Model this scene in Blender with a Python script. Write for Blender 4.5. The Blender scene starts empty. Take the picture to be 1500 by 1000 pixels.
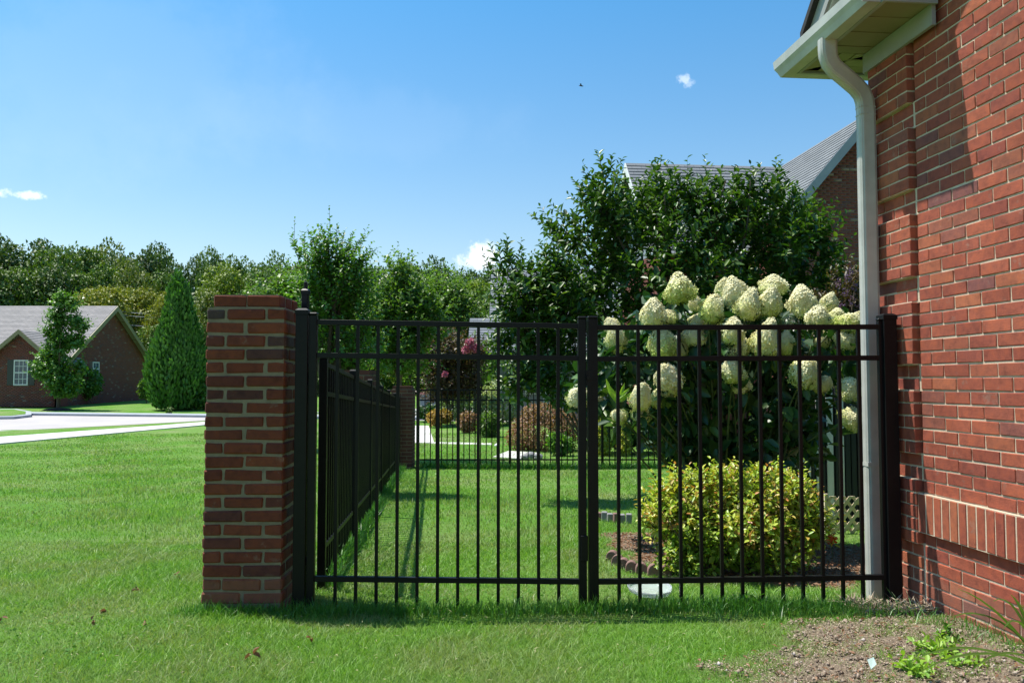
import bpy, bmesh, math, random
import numpy as np
from mathutils import Vector, Matrix

# ------------------------------------------------------------------ camera, light, exposure
sc = bpy.context.scene
PITCH = math.radians(2.77)
CAM_H = 1.113
cam_data = bpy.data.cameras.new("camera")
cam = bpy.data.objects.new("camera", cam_data)
sc.collection.objects.link(cam)
cam_data.lens = 28.8
cam_data.sensor_width = 36
cam_data.clip_end = 3000
cam_data.clip_start = 0.05
cam.location = (0, 0, CAM_H)
cam.rotation_euler = (math.pi / 2 + PITCH, 0, 0)
sc.camera = cam

LIGHT = Vector((1.043, -0.402, -2.45)).normalized()      # travel direction of sunlight
SUN_EL = math.asin(-LIGHT.z)
SUN_AZ = math.atan2(-LIGHT.x, -LIGHT.y)
sun_data = bpy.data.lights.new("sun", 'SUN')
sun_data.energy = 5.0
sun_data.angle = math.radians(0.53)
sun_data.color = (1.0, 0.95, 0.86)
sun = bpy.data.objects.new("sun", sun_data)
sun.rotation_euler = LIGHT.to_track_quat('-Z', 'Y').to_euler()
sun.location = (-10, 5, 25)
sc.collection.objects.link(sun)

world = bpy.data.worlds.new("World")
sc.world = world
world.use_nodes = True
wt = world.node_tree
wt.nodes.clear()
WN = wt.nodes.new
w_out = WN('ShaderNodeOutputWorld')
w_bg = WN('ShaderNodeBackground')
w_bg.inputs['Strength'].default_value = 0.095
sky = WN('ShaderNodeTexSky')
sky.sky_type = 'NISHITA'
sky.sun_disc = False
sky.sun_elevation = SUN_EL
sky.sun_rotation = SUN_AZ
sky.altitude = 0
sky.air_density = 1.0
sky.dust_density = 0.7
sky.ozone_density = 2.2
hsv = WN('ShaderNodeHueSaturation')
hsv.inputs['Saturation'].default_value = 1.06
tint = WN('ShaderNodeMixRGB'); tint.blend_type = 'MULTIPLY'; tint.inputs[0].default_value = 1
tc0 = WN('ShaderNodeTexCoord'); sepz = WN('ShaderNodeSeparateXYZ'); wt.links.new(tc0.outputs['Generated'], sepz.inputs[0])
elev = WN('ShaderNodeMapRange'); elev.inputs['From Min'].default_value = .08; elev.inputs['From Max'].default_value = .48
wt.links.new(sepz.outputs['Z'], elev.inputs['Value'])
air = WN('ShaderNodeMixRGB'); air.inputs[1].default_value = (1.30, 1.22, 1.08, 1); air.inputs[2].default_value = (.64, 1.24, 1.42, 1)
wt.links.new(elev.outputs[0], air.inputs[0]); wt.links.new(air.outputs[0], tint.inputs[2])
wt.links.new(sky.outputs[0], tint.inputs[1]); wt.links.new(tint.outputs[0], hsv.inputs['Color'])

sc.view_settings.view_transform = 'Standard'
sc.view_settings.look = 'None'
sc.view_settings.gamma = 1
sc.view_settings.use_curve_mapping = False
sc.view_settings.exposure = 0.6
sc.render.film_transparent = False
sc.cycles.max_bounces = 8
sc.cycles.transparent_max_bounces = 8
try:
    sc.cycles.use_denoising = True
except Exception:
    pass

random.seed(7)
RNG = np.random.default_rng(7)
COL = sc.collection
F = 1200.0


def ray(u, v):
    xc = (u - 750) / F
    yc = (500 - v) / F
    return (xc, math.cos(PITCH) - math.sin(PITCH) * yc, math.sin(PITCH) + math.cos(PITCH) * yc)


def at(u, v, y):
    d = ray(u, v)
    t = y / d[1]
    return Vector((d[0] * t, y, CAM_H + d[2] * t))


GY = np.array([-40, 0, 3.2, 3.75, 4.15, 4.5, 15.3, 22, 30, 45, 80, 900.0])
GZ = np.array([0.0, -.01, -.025, -.035, -.048, -.068, -.51, -.58, -.5, -.17, .2, .2])


def g(x, y):
    z = np.interp(y, GY, GZ)
    # beds by the house corner sit a little lower
    z = z - 0.04 * np.clip((np.asarray(x) - 0.9) / 0.8, 0, 1) * np.clip((np.asarray(y) - 4.0) / 0.5, 0, 1) * np.clip((9 - np.asarray(y)) / 2, 0, 1)
    return z


def gp(u, v, dz=0.0):
    """where the line of sight through a point of the photo meets the ground"""
    d = ray(u, v)
    t = 2.0
    for _ in range(4000):
        x, y, z = d[0] * t, d[1] * t, CAM_H + d[2] * t
        if z <= float(g(x, y)):
            break
        t *= 1.002
    return Vector((x, y, float(g(x, y)) + dz))


# cloud wisps, far away in the sky
tc = WN('ShaderNodeTexCoord')
prev = hsv.outputs[0]


def cloud(u, v, wu, wv, amt, seed, nscale=38.0):
    global prev
    d = Vector(ray(u, v)).normalized()
    sub = WN('ShaderNodeVectorMath'); sub.operation = 'SUBTRACT'
    sub.inputs[1].default_value = d
    wt.links.new(tc.outputs['Generated'], sub.inputs[0])
    nz = WN('ShaderNodeTexNoise')
    nz.inputs['Scale'].default_value = nscale
    nz.inputs['Detail'].default_value = 7
    nz.inputs['Roughness'].default_value = 0.65
    mp = WN('ShaderNodeMapping'); mp.inputs['Location'].default_value = (seed, seed * 1.7, 0)
    wt.links.new(tc.outputs['Generated'], mp.inputs[0]); wt.links.new(mp.outputs[0], nz.inputs[0])
    sc_ = WN('ShaderNodeVectorMath'); sc_.operation = 'MULTIPLY'
    sc_.inputs[1].default_value = (F / wu, F / wu, F / wv)
    wt.links.new(sub.outputs[0], sc_.inputs[0])
    ln = WN('ShaderNodeVectorMath'); ln.operation = 'LENGTH'
    wt.links.new(sc_.outputs[0], ln.inputs[0])
    ma = WN('ShaderNodeMath'); ma.operation = 'MULTIPLY_ADD'
    ma.inputs[1].default_value = 3.2; ma.inputs[2].default_value = -1.6
    wt.links.new(nz.outputs[0], ma.inputs[0])
    ad = WN('ShaderNodeMath'); ad.operation = 'ADD'
    wt.links.new(ln.outputs['Value'], ad.inputs[0]); wt.links.new(ma.outputs[0], ad.inputs[1])
    mr = WN('ShaderNodeMapRange'); mr.interpolation_type = 'SMOOTHSTEP'
    mr.inputs['From Min'].default_value = 1.15; mr.inputs['From Max'].default_value = 0.25
    mr.inputs['To Min'].default_value = 0; mr.inputs['To Max'].default_value = amt
    wt.links.new(ad.outputs[0], mr.inputs['Value'])
    mx = WN('ShaderNodeMixRGB')
    mx.inputs[2].default_value = (9.5, 10.0, 10.6, 1)
    wt.links.new(mr.outputs[0], mx.inputs[0]); wt.links.new(prev, mx.inputs[1])
    prev = mx.outputs[0]


cloud(30, 285, 26, 6, .7, 3.1, 70)
cloud(1003, 116, 12, 7, .42, 5.3, 110)
cloud(1010, 123, 8, 5, .25, 2.3, 120)
cloud(704, 376, 34, 18, .95, 8.2, 45)
cloud(140, 90, 300, 130, .05, 1.2, 5)
cloud(520, 180, 260, 60, .03, 2.2, 6)
wt.links.new(prev, w_bg.inputs['Color'])
wt.links.new(w_bg.outputs[0], w_out.inputs[0])

# ------------------------------------------------------------------ materials


def new_mat(name):
    m = bpy.data.materials.new(name)
    m.use_nodes = True
    nt = m.node_tree
    b = nt.nodes['Principled BSDF']
    return m, nt, b


def N(nt, t, **kw):
    n = nt.nodes.new(t)
    for k, v in kw.items():
        setattr(n, k, v)
    return n


def ramp(nt, fac, stops, interp='LINEAR'):
    r = nt.nodes.new('ShaderNodeValToRGB')
    r.color_ramp.interpolation = interp
    els = r.color_ramp.elements
    els[0].position, els[0].color = stops[0][0], (*stops[0][1], 1)
    els[1].position, els[1].color = stops[-1][0], (*stops[-1][1], 1)
    for p, c in stops[1:-1]:
        e = els.new(p)
        e.color = (*c, 1)
    nt.links.new(fac, r.inputs[0])
    return r.outputs[0]


def noise(nt, scale, detail=4, rough=.55, coord='Object', vec=None):
    n = nt.nodes.new('ShaderNodeTexNoise')
    n.inputs['Scale'].default_value = scale
    n.inputs['Detail'].default_value = detail
    n.inputs['Roughness'].default_value = rough
    if vec is None:
        t = nt.nodes.new('ShaderNodeTexCoord')
        vec = t.outputs[coord]
    nt.links.new(vec, n.inputs['Vector'])
    return n.outputs['Fac']


def bump(nt, b, h, strength=.4, dist=.01):
    n = nt.nodes.new('ShaderNodeBump')
    n.inputs['Strength'].default_value = strength
    n.inputs['Distance'].default_value = dist
    nt.links.new(h, n.inputs['Height'])
    nt.links.new(n.outputs[0], b.inputs['Normal'])


def mixc(nt, fac, a, b_, blend='MIX'):
    m = nt.nodes.new('ShaderNodeMixRGB')
    m.blend_type = blend
    for s, i in ((fac, 0), (a, 1), (b_, 2)):
        if isinstance(s, (int, float)):
            m.inputs[i].default_value = s
        elif isinstance(s, tuple):
            m.inputs[i].default_value = (*s, 1)
        else:
            nt.links.new(s, m.inputs[i])
    return m.outputs[0]


def simple(name, c1, c2=None, scale=8, rough=.6, metallic=0, bmp=0, bscale=60, coat=0, stretch=None):
    m, nt, b = new_mat(name)
    b.inputs['Roughness'].default_value = rough
    b.inputs['Metallic'].default_value = metallic
    if coat:
        b.inputs['Coat Weight'].default_value = coat
    c2 = c2 or tuple(x * .75 for x in c1)
    vec = None
    if stretch:
        t = N(nt, 'ShaderNodeTexCoord'); mp = N(nt, 'ShaderNodeMapping')
        mp.inputs['Scale'].default_value = stretch
        nt.links.new(t.outputs['Object'], mp.inputs[0]); vec = mp.outputs[0]
    n = noise(nt, scale, 6, .6, vec=vec)
    nt.links.new(ramp(nt, n, [(.3, c1), (.7, c2)]), b.inputs['Base Color'])
    if bmp:
        bump(nt, b, noise(nt, bscale, 4, .6, vec=vec), bmp, .01)
    return m


def leaf_mat(name, cols, rough=.45, trans=.28, tint=(1.5, 1.7, .6), spec=.5, patch=0, patch_scale=2.0, patch_cols=None, nonz=False):
    """leaves: every leaf takes its own tone; light comes through"""
    m, nt, b = new_mat(name)
    geo = N(nt, 'ShaderNodeNewGeometry')
    stops = [(i / (len(cols) - 1), c) for i, c in enumerate(cols)]
    c = ramp(nt, geo.outputs['Random Per Island'], stops)
    if patch:
        pn = noise(nt, patch_scale, 3, .5)
        pr = ramp(nt, pn, [(.42, (0, 0, 0)), (.60, (1, 1, 1))])
        mul = N(nt, 'ShaderNodeMath', operation='MULTIPLY'); mul.inputs[1].default_value = patch
        nt.links.new(pr, mul.inputs[0])
        pc = ramp(nt, geo.outputs['Random Per Island'], [(i / (len(patch_cols) - 1), k) for i, k in enumerate(patch_cols)])
        c = mixc(nt, mul.outputs[0], c, pc)
    nt.links.new(c, b.inputs['Base Color'])
    b.inputs['Roughness'].default_value = rough
    b.inputs['Specular IOR Level'].default_value = spec
    tr = N(nt, 'ShaderNodeBsdfTranslucent')
    tc_ = mixc(nt, 1.0, c, tint, 'MULTIPLY')
    nt.links.new(tc_, tr.inputs['Color'])
    mx = N(nt, 'ShaderNodeMixShader')
    mx.inputs[0].default_value = trans
    nt.links.new(b.outputs[0], mx.inputs[1])
    nt.links.new(tr.outputs[0], mx.inputs[2])
    nt.links.new(mx.outputs[0], nt.nodes['Material Output'].inputs['Surface'])
    return m


def brick_mat(name, stops, bmp=.5):
    m, nt, b = new_mat(name)
    oi = N(nt, 'ShaderNodeObjectInfo')
    base = ramp(nt, oi.outputs['Random'], stops)
    tcn = N(nt, 'ShaderNodeTexCoord')
    addv = N(nt, 'ShaderNodeVectorMath', operation='ADD')
    comb = N(nt, 'ShaderNodeCombineXYZ')
    mul = N(nt, 'ShaderNodeMath', operation='MULTIPLY'); mul.inputs[1].default_value = 37.0
    nt.links.new(oi.outputs['Random'], mul.inputs[0])
    nt.links.new(mul.outputs[0], comb.inputs[0]); nt.links.new(mul.outputs[0], comb.inputs[1])
    nt.links.new(tcn.outputs['Object'], addv.inputs[0]); nt.links.new(comb.outputs[0], addv.inputs[1])
    n1 = noise(nt, 22, 6, .65, vec=addv.outputs[0])
    dark = ramp(nt, n1, [(.28, (.66, .66, .72)), (.5, (1.0, .98, 1.0)), (.72, (1.22, 1.12, .95))])
    c = mixc(nt, 1.0, base, dark, 'MULTIPLY')
    n2 = noise(nt, 9, 5, .7, vec=addv.outputs[0])
    c = mixc(nt, ramp(nt, n2, [(.62, (0, 0, 0)), (.72, (.38, .38, .38))]), c, (.30, .25, .20))
    gn = N(nt, 'ShaderNodeNewGeometry'); sp_ = N(nt, 'ShaderNodeSeparateXYZ'); nt.links.new(gn.outputs['Position'], sp_.inputs[0])
    nw = noise(nt, 7, 5, .7, vec=gn.outputs['Position'])
    az = N(nt, 'ShaderNodeMath', operation='MULTIPLY_ADD'); az.inputs[1].default_value = -.22; nt.links.new(nw, az.inputs[0]); nt.links.new(sp_.outputs['Z'], az.inputs[2])
    c = mixc(nt, ramp(nt, az.outputs[0], [(0, (.26, .26, .26)), (.03, (0, 0, 0))]), c, (.26, .17, .12))
    lw = noise(nt, 1.6, 4, .6, vec=gn.outputs['Position'])
    c = mixc(nt, 1.0, c, ramp(nt, lw, [(.3, (.80, .78, .76)), (.7, (1.12, 1.1, 1.08))]), 'MULTIPLY')
    nt.links.new(c, b.inputs['Base Color'])
    b.inputs['Roughness'].default_value = .88
    b.inputs['Specular IOR Level'].default_value = .25
    n3 = noise(nt, 130, 5, .7, vec=addv.outputs[0])
    ad = N(nt, 'ShaderNodeMath', operation='ADD')
    nt.links.new(n1, ad.inputs[0]); nt.links.new(n3, ad.inputs[1])
    bump(nt, b, ad.outputs[0], bmp, .004)
    return m


M = {}
M['brick'] = brick_mat('red_brick', [(0, (.34, .092, .054)), (.2, (.28, .072, .046)), (.45, (.37, .104, .058)),
                                      (.68, (.25, .064, .046)), (.90, (.40, .130, .066)), (.97, (.21, .074, .062)), (1.0, (.19, .074, .068))])
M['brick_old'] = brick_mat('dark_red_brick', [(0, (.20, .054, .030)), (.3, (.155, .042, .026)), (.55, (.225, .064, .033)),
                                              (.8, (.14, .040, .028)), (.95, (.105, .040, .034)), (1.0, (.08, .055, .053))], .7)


def mortar(name, c1, c2, scale=14):
    m, nt, b = new_mat(name)
    n = noise(nt, scale, 6, .7)
    nt.links.new(ramp(nt, n, [(.3, c1), (.7, c2)]), b.inputs['Base Color'])
    b.inputs['Roughness'].default_value = .95
    bump(nt, b, noise(nt, 160, 4, .7), .7, .004)
    return m


M['mortar'] = mortar('cream_mortar', (.68, .54, .39), (.48, .37, .27))
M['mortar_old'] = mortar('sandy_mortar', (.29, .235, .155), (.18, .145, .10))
M['black'] = simple('black_powder_coat', (.0035, .0035, .0045), (.006, .006, .007), 30, .42, bmp=.05, bscale=200)
M['black'].node_tree.nodes['Principled BSDF'].inputs['Specular IOR Level'].default_value = .22
M['white_metal'] = simple('painted_aluminium', (.52, .51, .47), (.40, .39, .355), 6, .42, bmp=.03)
M['trim'] = simple('grey_white_trim', (.33, .33, .31), (.26, .26, .245), 5, .5)
M['soffit'] = simple('cream_vinyl_soffit', (.27, .235, .12), (.21, .18, .09), 4, .5)
M['dark_edge'] = simple('dark_roof_edge', (.02, .018, .016), None, 20, .8)
M['glass'] = simple('window_glass', (.10, .15, .20), (.06, .09, .13), 1.5, .08)
M['white'] = simple('white_paint', (.72, .72, .70), (.62, .62, .60), 8, .5)
M['shutter'] = simple('dark_green_shutter', (.03, .04, .035), None, 20, .5)
M['siding'] = simple('pale_blue_siding', (.26, .29, .33), (.21, .24, .28), 3, .6)
M['panel'] = simple('slate_grey_board', (.028, .036, .042), (.018, .024, .028), 5, .6, stretch=(6, 6, .5))
M['slat'] = simple('weathered_white_slat', (.84, .83, .80), (.70, .70, .67), 7, .6, stretch=(5, 5, .6))
M['lattice'] = simple('cream_lattice', (.80, .68, .48), (.68, .56, .38), 9, .7)
M['bark'] = simple('grey_brown_bark', (.13, .095, .065), (.07, .05, .035), 25, .9, bmp=.8, bscale=60, stretch=(1, 1, .25))
M['twig'] = simple('brown_twig', (.10, .065, .035), (.06, .04, .02), 20, .8)
M['green_stem'] = simple('green_stem', (.08, .12, .03), (.06, .08, .02), 20, .6)
M['concrete'] = simple('pale_concrete', (.60, .58, .54), (.48, .46, .43), 1.2, .9, bmp=.2, bscale=40)
M['road'] = simple('sunlit_worn_road', (.44, .40, .38), (.36, .33, .32), .6, .9, bmp=.2, bscale=50)
M['kerb'] = simple('grey_kerb', (.36, .38, .41), (.28, .30, .33), 2, .9)
M['stone'] = simple('grey_stone', (.30, .29, .29), (.18, .17, .17), 12, .9, bmp=.6, bscale=30)
M['edging'] = simple('dusty_pink_edging_block', (.25, .15, .125), (.18, .10, .085), 14, .9, bmp=.5, bscale=50)
M['mulch'] = simple('dark_mulch', (.05, .032, .02), (.02, .014, .01), 30, .95, bmp=1, bscale=60)
M['orange'] = simple('orange_flower', (.80, .16, .015), (.70, .10, .01), 30, .5)
M['pink'] = leaf_mat('pink_petals', [(.34, .07, .13), (.50, .16, .22), (.40, .10, .17)], .6, .3, (1.2, 1, 1))
M['lilac'] = leaf_mat('lilac_petals', [(.16, .09, .18), (.24, .15, .26), (.12, .07, .14)], .6, .3, (1.2, 1, 1.2))
M['white_petal'] = leaf_mat('white_petals', [(.6, .58, .55), (.7, .68, .6)], .6, .3, (1, 1, 1))
M['red_roof'] = simple('dark_red_roof', (.10, .02, .02), None, 10, .8)
M['bird'] = simple('dark_feathers', (.02, .02, .022), None, 10, .7)
M['paper'] = simple('pale_mint_paper', (.62, .78, .72), (.5, .66, .6), 20, .5)
M['straw'] = leaf_mat('dry_straw', [(.34, .26, .18), (.52, .43, .32), (.22, .16, .11), (.42, .33, .24)], .85, .15, (1, 1, 1))
M['dry_grass'] = leaf_mat('dry_grass_blade', [(.34, .33, .16), (.44, .40, .22)], .85, .15, (1, 1, 1))
M['fallen'] = leaf_mat('fallen_brown_leaf', [(.20, .10, .05), (.28, .15, .08)], .7, .2, (1.2, 1, .8))


def plastic_mat():
    m, nt, b = new_mat('clear_plastic')
    b.inputs['Base Color'].default_value = (.85, .92, .92, 1)
    b.inputs['Roughness'].default_value = .12
    b.inputs['Transmission Weight'].default_value = .7
    b.inputs['IOR'].default_value = 1.45
    return m


M['plastic'] = plastic_mat()


def shingle_mat(name, c1, c2, course=.14, tab=.3):
    """roofing: tone per shingle tab; the courses themselves are built"""
    m, nt, b = new_mat(name)
    br = N(nt, 'ShaderNodeTexBrick')
    br.inputs['Scale'].default_value = 1
    br.inputs['Brick Width'].default_value = tab
    br.inputs['Row Height'].default_value = course
    br.inputs['Mortar Size'].default_value = .006
    br.inputs['Color1'].default_value = (*c1, 1)
    br.inputs['Color2'].default_value = (*c2, 1)
    br.inputs['Mortar'].default_value = (*[x * .4 for x in c2], 1)
    uv = N(nt, 'ShaderNodeUVMap')
    nt.links.new(uv.outputs[0], br.inputs['Vector'])
    c = mixc(nt, ramp(nt, noise(nt, 1.2, 6, .7), [(.3, (0, 0, 0)), (.8, (.5, .5, .5))]), br.outputs['Color'], tuple(x * .72 for x in c1))
    nt.links.new(c, b.inputs['Base Color'])
    b.inputs['Roughness'].default_value = .92
    bump(nt, b, noise(nt, 90, 3, .7), .5, .004)
    return m


M['shingle'] = shingle_mat('grey_brown_shingles', (.34, .31, .30), (.26, .24, .235))
M['shingle_b'] = shingle_mat('slate_grey_shingles', (.21, .22, .235), (.15, .16, .175))
M['shingle_c'] = shingle_mat('light_grey_shingles', (.22, .235, .26), (.16, .175, .195))


def far_brick_mat(name, stops):
    m, nt, b = new_mat(name)
    geo = N(nt, 'ShaderNodeNewGeometry')
    c = ramp(nt, geo.outputs['Random Per Island'], stops)
    nt.links.new(c, b.inputs['Base Color'])
    b.inputs['Roughness'].default_value = .92
    return m


FB = [(0, (.18, .048, .036)), (.4, (.145, .040, .031)), (.75, (.20, .055, .040)), (.93, (.11, .05, .05)), (1, (.28, .20, .16))]
M['brick_far'] = far_brick_mat('distant_red_brick', FB)
M['brick_dim'] = far_brick_mat('dim_red_brick', [(0, (.13, .038, .026)), (.6, (.10, .03, .022)), (1, (.16, .05, .03))])
M['mortar_dark'] = mortar('brown_mortar', (.15, .11, .09), (.11, .08, .065))


def lawn_ground_mat():
    m, nt, b = new_mat('lawn_soil')
    a = N(nt, 'ShaderNodeAttribute', attribute_name='soil')
    n1 = noise(nt, .55, 5, .6)
    n2 = noise(nt, 9, 6, .7)
    n3 = noise(nt, 55, 5, .7)
    gcol = ramp(nt, n1, [(.3, (.09, .24, .024)), (.45, (.13, .29, .034)), (.6, (.21, .31, .085)), (.75, (.28, .31, .14))])
    gcol = mixc(nt, ramp(nt, n3, [(.35, (0, 0, 0)), (.65, (.55, .55, .55))]), gcol, (.045, .10, .015))
    scol = ramp(nt, n3, [(.28, (.10, .075, .052)), (.5, (.25, .195, .14)), (.72, (.42, .34, .255))])
    scol = mixc(nt, ramp(nt, n2, [(.4, (0, 0, 0)), (.7, (.6, .6, .6))]), scol, (.25, .20, .15))
    c = mixc(nt, a.outputs['Fac'], gcol, scol)
    nt.links.new(c, b.inputs['Base Color'])
    b.inputs['Roughness'].default_value = .95
    b.inputs['Specular IOR Level'].default_value = .15
    ad = N(nt, 'ShaderNodeMath', operation='ADD')
    nt.links.new(n2, ad.inputs[0]); nt.links.new(n3, ad.inputs[1])
    bump(nt, b, ad.outputs[0], .9, .03)
    return m


M['ground'] = lawn_ground_mat()
GRASS = [(.058, .160, .014), (.150, .330, .032), (.240, .440, .060), (.095, .240, .026), (.290, .430, .110), (.165, .350, .046)]
M['grass'] = leaf_mat('grass_blade', GRASS, .5, .35, (1.3, 1.35, .5), .35, .62, 2.0,
                      [(.17, .25, .07), (.32, .33, .16), (.22, .32, .10), (.40, .36, .22), (.13, .22, .06)])
M['grass_long'] = leaf_mat('long_grass_blade', [(.05, .16, .018), (.08, .24, .03), (.12, .30, .05)], .42, .35, (1.3, 1.35, .5))
M['strap'] = leaf_mat('strap_leaf', [(.05, .13, .03), (.07, .16, .03), (.16, .20, .04)], .4, .25)
M['weed'] = leaf_mat('lime_weed_leaf', [(.20, .36, .04), (.30, .46, .06), (.14, .30, .05)], .5, .3)
M['big_leaf'] = leaf_mat('glossy_dark_leaf', [(.022, .060, .011), (.042, .105, .016), (.085, .17, .026), (.028, .075, .013), (.15, .24, .040)], .40, .24, (1.5, 1.7, .5), .45)
M['hydr_leaf'] = leaf_mat('hydrangea_leaf', [(.012, .045, .012), (.022, .070, .016), (.035, .10, .022), (.015, .05, .013), (.10, .19, .03)], .42, .2)
M['young_leaf'] = leaf_mat('fresh_green_leaf', [(.040, .115, .017), (.085, .195, .026), (.145, .27, .040), (.055, .14, .020)], .42, .32)
M['clover'] = leaf_mat('clover_leaf', [(.07, .18, .03), (.11, .24, .04)], .75, .3, spec=.2)
M['light_leaf'] = leaf_mat('light_green_leaf', [(.055, .12, .018), (.095, .18, .028), (.15, .24, .045)], .4, .35)
M['nandina'] = leaf_mat('yellow_green_leaf', [(.18, .32, .025), (.40, .50, .05), (.62, .62, .10), (.12, .26, .02), (.62, .26, .09), (.48, .56, .07), (.50, .60, .09), (.22, .38, .03), (.34, .50, .04), (.58, .42, .14)], .4, .28, (1.2, 1.2, .5))
M['nandina_low'] = leaf_mat('lime_leaf', [(.16, .30, .03), (.26, .40, .04), (.40, .46, .05), (.10, .22, .02)], .4, .28, (1.2, 1.2, .5))
M['cedar'] = leaf_mat('arborvitae_spray', [(.030, .105, .012), (.058, .17, .018), (.095, .23, .026)], .6, .2)
M['purple'] = leaf_mat('bronze_purple_leaf', [(.05, .035, .02), (.09, .05, .03), (.12, .08, .035), (.05, .07, .02)], .45, .25)
M['russet'] = leaf_mat('russet_leaf', [(.26, .12, .06), (.20, .09, .05), (.32, .18, .09), (.16, .14, .05)], .6, .25)
M['orange_leaf'] = leaf_mat('orange_shrub_leaf', [(.34, .17, .03), (.42, .26, .05), (.20, .16, .03)], .6, .25)
M['varieg'] = leaf_mat('cream_edged_leaf', [(.16, .26, .06), (.34, .40, .16), (.48, .50, .26), (.09, .17, .04)], .5, .25)
M['yellow'] = leaf_mat('golden_leaf', [(.50, .46, .06), (.36, .38, .05), (.24, .30, .04)], .5, .25)
FORC = {
    'forest_dark': [(0.036, 0.073, 0.013), (0.064, 0.118, 0.018), (0.094, 0.157, 0.024)],
    'forest_mid': [(0.06, 0.116, 0.013), (0.1, 0.176, 0.019), (0.145, 0.224, 0.03)],
    'forest_olive': [(0.092, 0.13, 0.017), (0.136, 0.176, 0.023), (0.175, 0.21, 0.033)],
    'forest_lime': [(0.11, 0.17, 0.013), (0.162, 0.23, 0.018), (0.22, 0.291, 0.027)],
    'forest_gold': [(0.177, 0.194, 0.017), (0.264, 0.263, 0.023), (0.151, 0.2, 0.021)],
}
for k, v in FORC.items():
    M[k] = leaf_mat(k + '_leaves', v, .6, .18)

# ------------------------------------------------------------------ object helpers


def tag(o, label=None, cat=None, group=None, kind=None):
    if label: o['label'] = label
    if cat: o['category'] = cat
    if group: o['group'] = group
    if kind: o['kind'] = kind
    return o


def empty(name, loc, rz=0.0):
    o = bpy.data.objects.new(name, None)
    o.empty_display_size = .1
    o.location = loc
    o.rotation_euler = (0, 0, rz)
    COL.objects.link(o)
    return o


def ob(name, mesh, parent=None, loc=(0, 0, 0), rot=(0, 0, 0), mat=None, scale=None):
    o = bpy.data.objects.new(name, mesh)
    if mat is not None and not mesh.materials:
        mesh.materials.append(mat)
    o.location = loc
    o.rotation_euler = rot
    if scale: o.scale = scale
    if parent: o.parent = parent
    COL.objects.link(o)
    return o


def np_mesh(name, verts, faces, mat=None, smooth=False):
    me = bpy.data.meshes.new(name)
    verts = np.ascontiguousarray(verts, dtype=np.float32).reshape(-1, 3)
    faces = np.ascontiguousarray(faces, dtype=np.int32)
    k = faces.shape[1]
    nf = len(faces)
    me.vertices.add(len(verts))
    me.vertices.foreach_set('co', verts.ravel())
    me.loops.add(nf * k)
    me.loops.foreach_set('vertex_index', faces.ravel())
    me.polygons.add(nf)
    me.polygons.foreach_set('loop_start', np.arange(0, nf * k, k, dtype=np.int32))
    me.update(calc_edges=True)
    if smooth:
        me.polygons.foreach_set('use_smooth', np.ones(nf, dtype=bool))
    if mat: me.materials.append(mat)
    return me


BOXF = np.array([(0, 3, 2, 1), (4, 5, 6, 7), (0, 1, 5, 4), (1, 2, 6, 5), (2, 3, 7, 6), (3, 0, 4, 7)])


def box_v(x0, x1, y0, y1, z0, z1):
    return np.array([(x0, y0, z0), (x1, y0, z0), (x1, y1, z0), (x0, y1, z0), (x0, y0, z1), (x1, y0, z1), (x1, y1, z1), (x0, y1, z1)], float)


class MB:
    """collects shapes into one mesh"""

    def __init__(self):
        self.v = []; self.f = []

    def box(self, x0, x1, y0, y1, z0, z1):
        n = len(self.v)
        self.v += [tuple(p) for p in box_v(x0, x1, y0, y1, z0, z1)]
        self.f += [tuple(int(i) + n for i in q) for q in BOXF]
        return self

    def add(self, vs, fs):
        n = len(self.v)
        self.v += [tuple(p) for p in vs]
        self.f += [tuple(i + n for i in q) for q in fs]
        return self

    def tube(self, pts, rad, sides=8, cap=True):
        pts = [Vector(p) for p in pts]
        rs = rad if isinstance(rad, (list, tuple)) else [rad] * len(pts)
        n = len(self.v)
        for i, p in enumerate(pts):
            d = (pts[min(i + 1, len(pts) - 1)] - pts[max(i - 1, 0)]).normalized()
            a = d.cross(Vector((0, 0, 1)))
            if a.length < .05: a = d.cross(Vector((0, 1, 0)))
            a.normalize(); b = d.cross(a)
            for k in range(sides):
                t = 2 * math.pi * k / sides
                self.v.append(tuple(p + (a * math.cos(t) + b * math.sin(t)) * rs[i]))
        for i in range(len(pts) - 1):
            for k in range(sides):
                k2 = (k + 1) % sides
                self.f.append((n + i * sides + k, n + i * sides + k2, n + (i + 1) * sides + k2, n + (i + 1) * sides + k))
        if cap:
            self.f.append(tuple(n + k for k in range(sides)))
            self.f.append(tuple(n + (len(pts) - 1) * sides + k for k in reversed(range(sides))))
        return self

    def build(self, name, mat, parent=None, loc=(0, 0, 0), rot=(0, 0, 0), bevel=0, smooth=False):
        me = bpy.data.meshes.new(name)
        me.from_pydata(self.v, [], self.f)
        me.update()
        if bevel or True:
            bm = bmesh.new(); bm.from_mesh(me)
            bmesh.ops.recalc_face_normals(bm, faces=bm.faces)
            if bevel:
                bmesh.ops.bevel(bm, geom=list(bm.edges), offset=bevel, segments=1, affect='EDGES')
            bm.to_mesh(me); bm.free()
        if smooth:
            for p in me.polygons: p.use_smooth = True
        me.materials.append(mat)
        return ob(name, me, parent, loc, rot)


BOX_CACHE = {}


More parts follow.
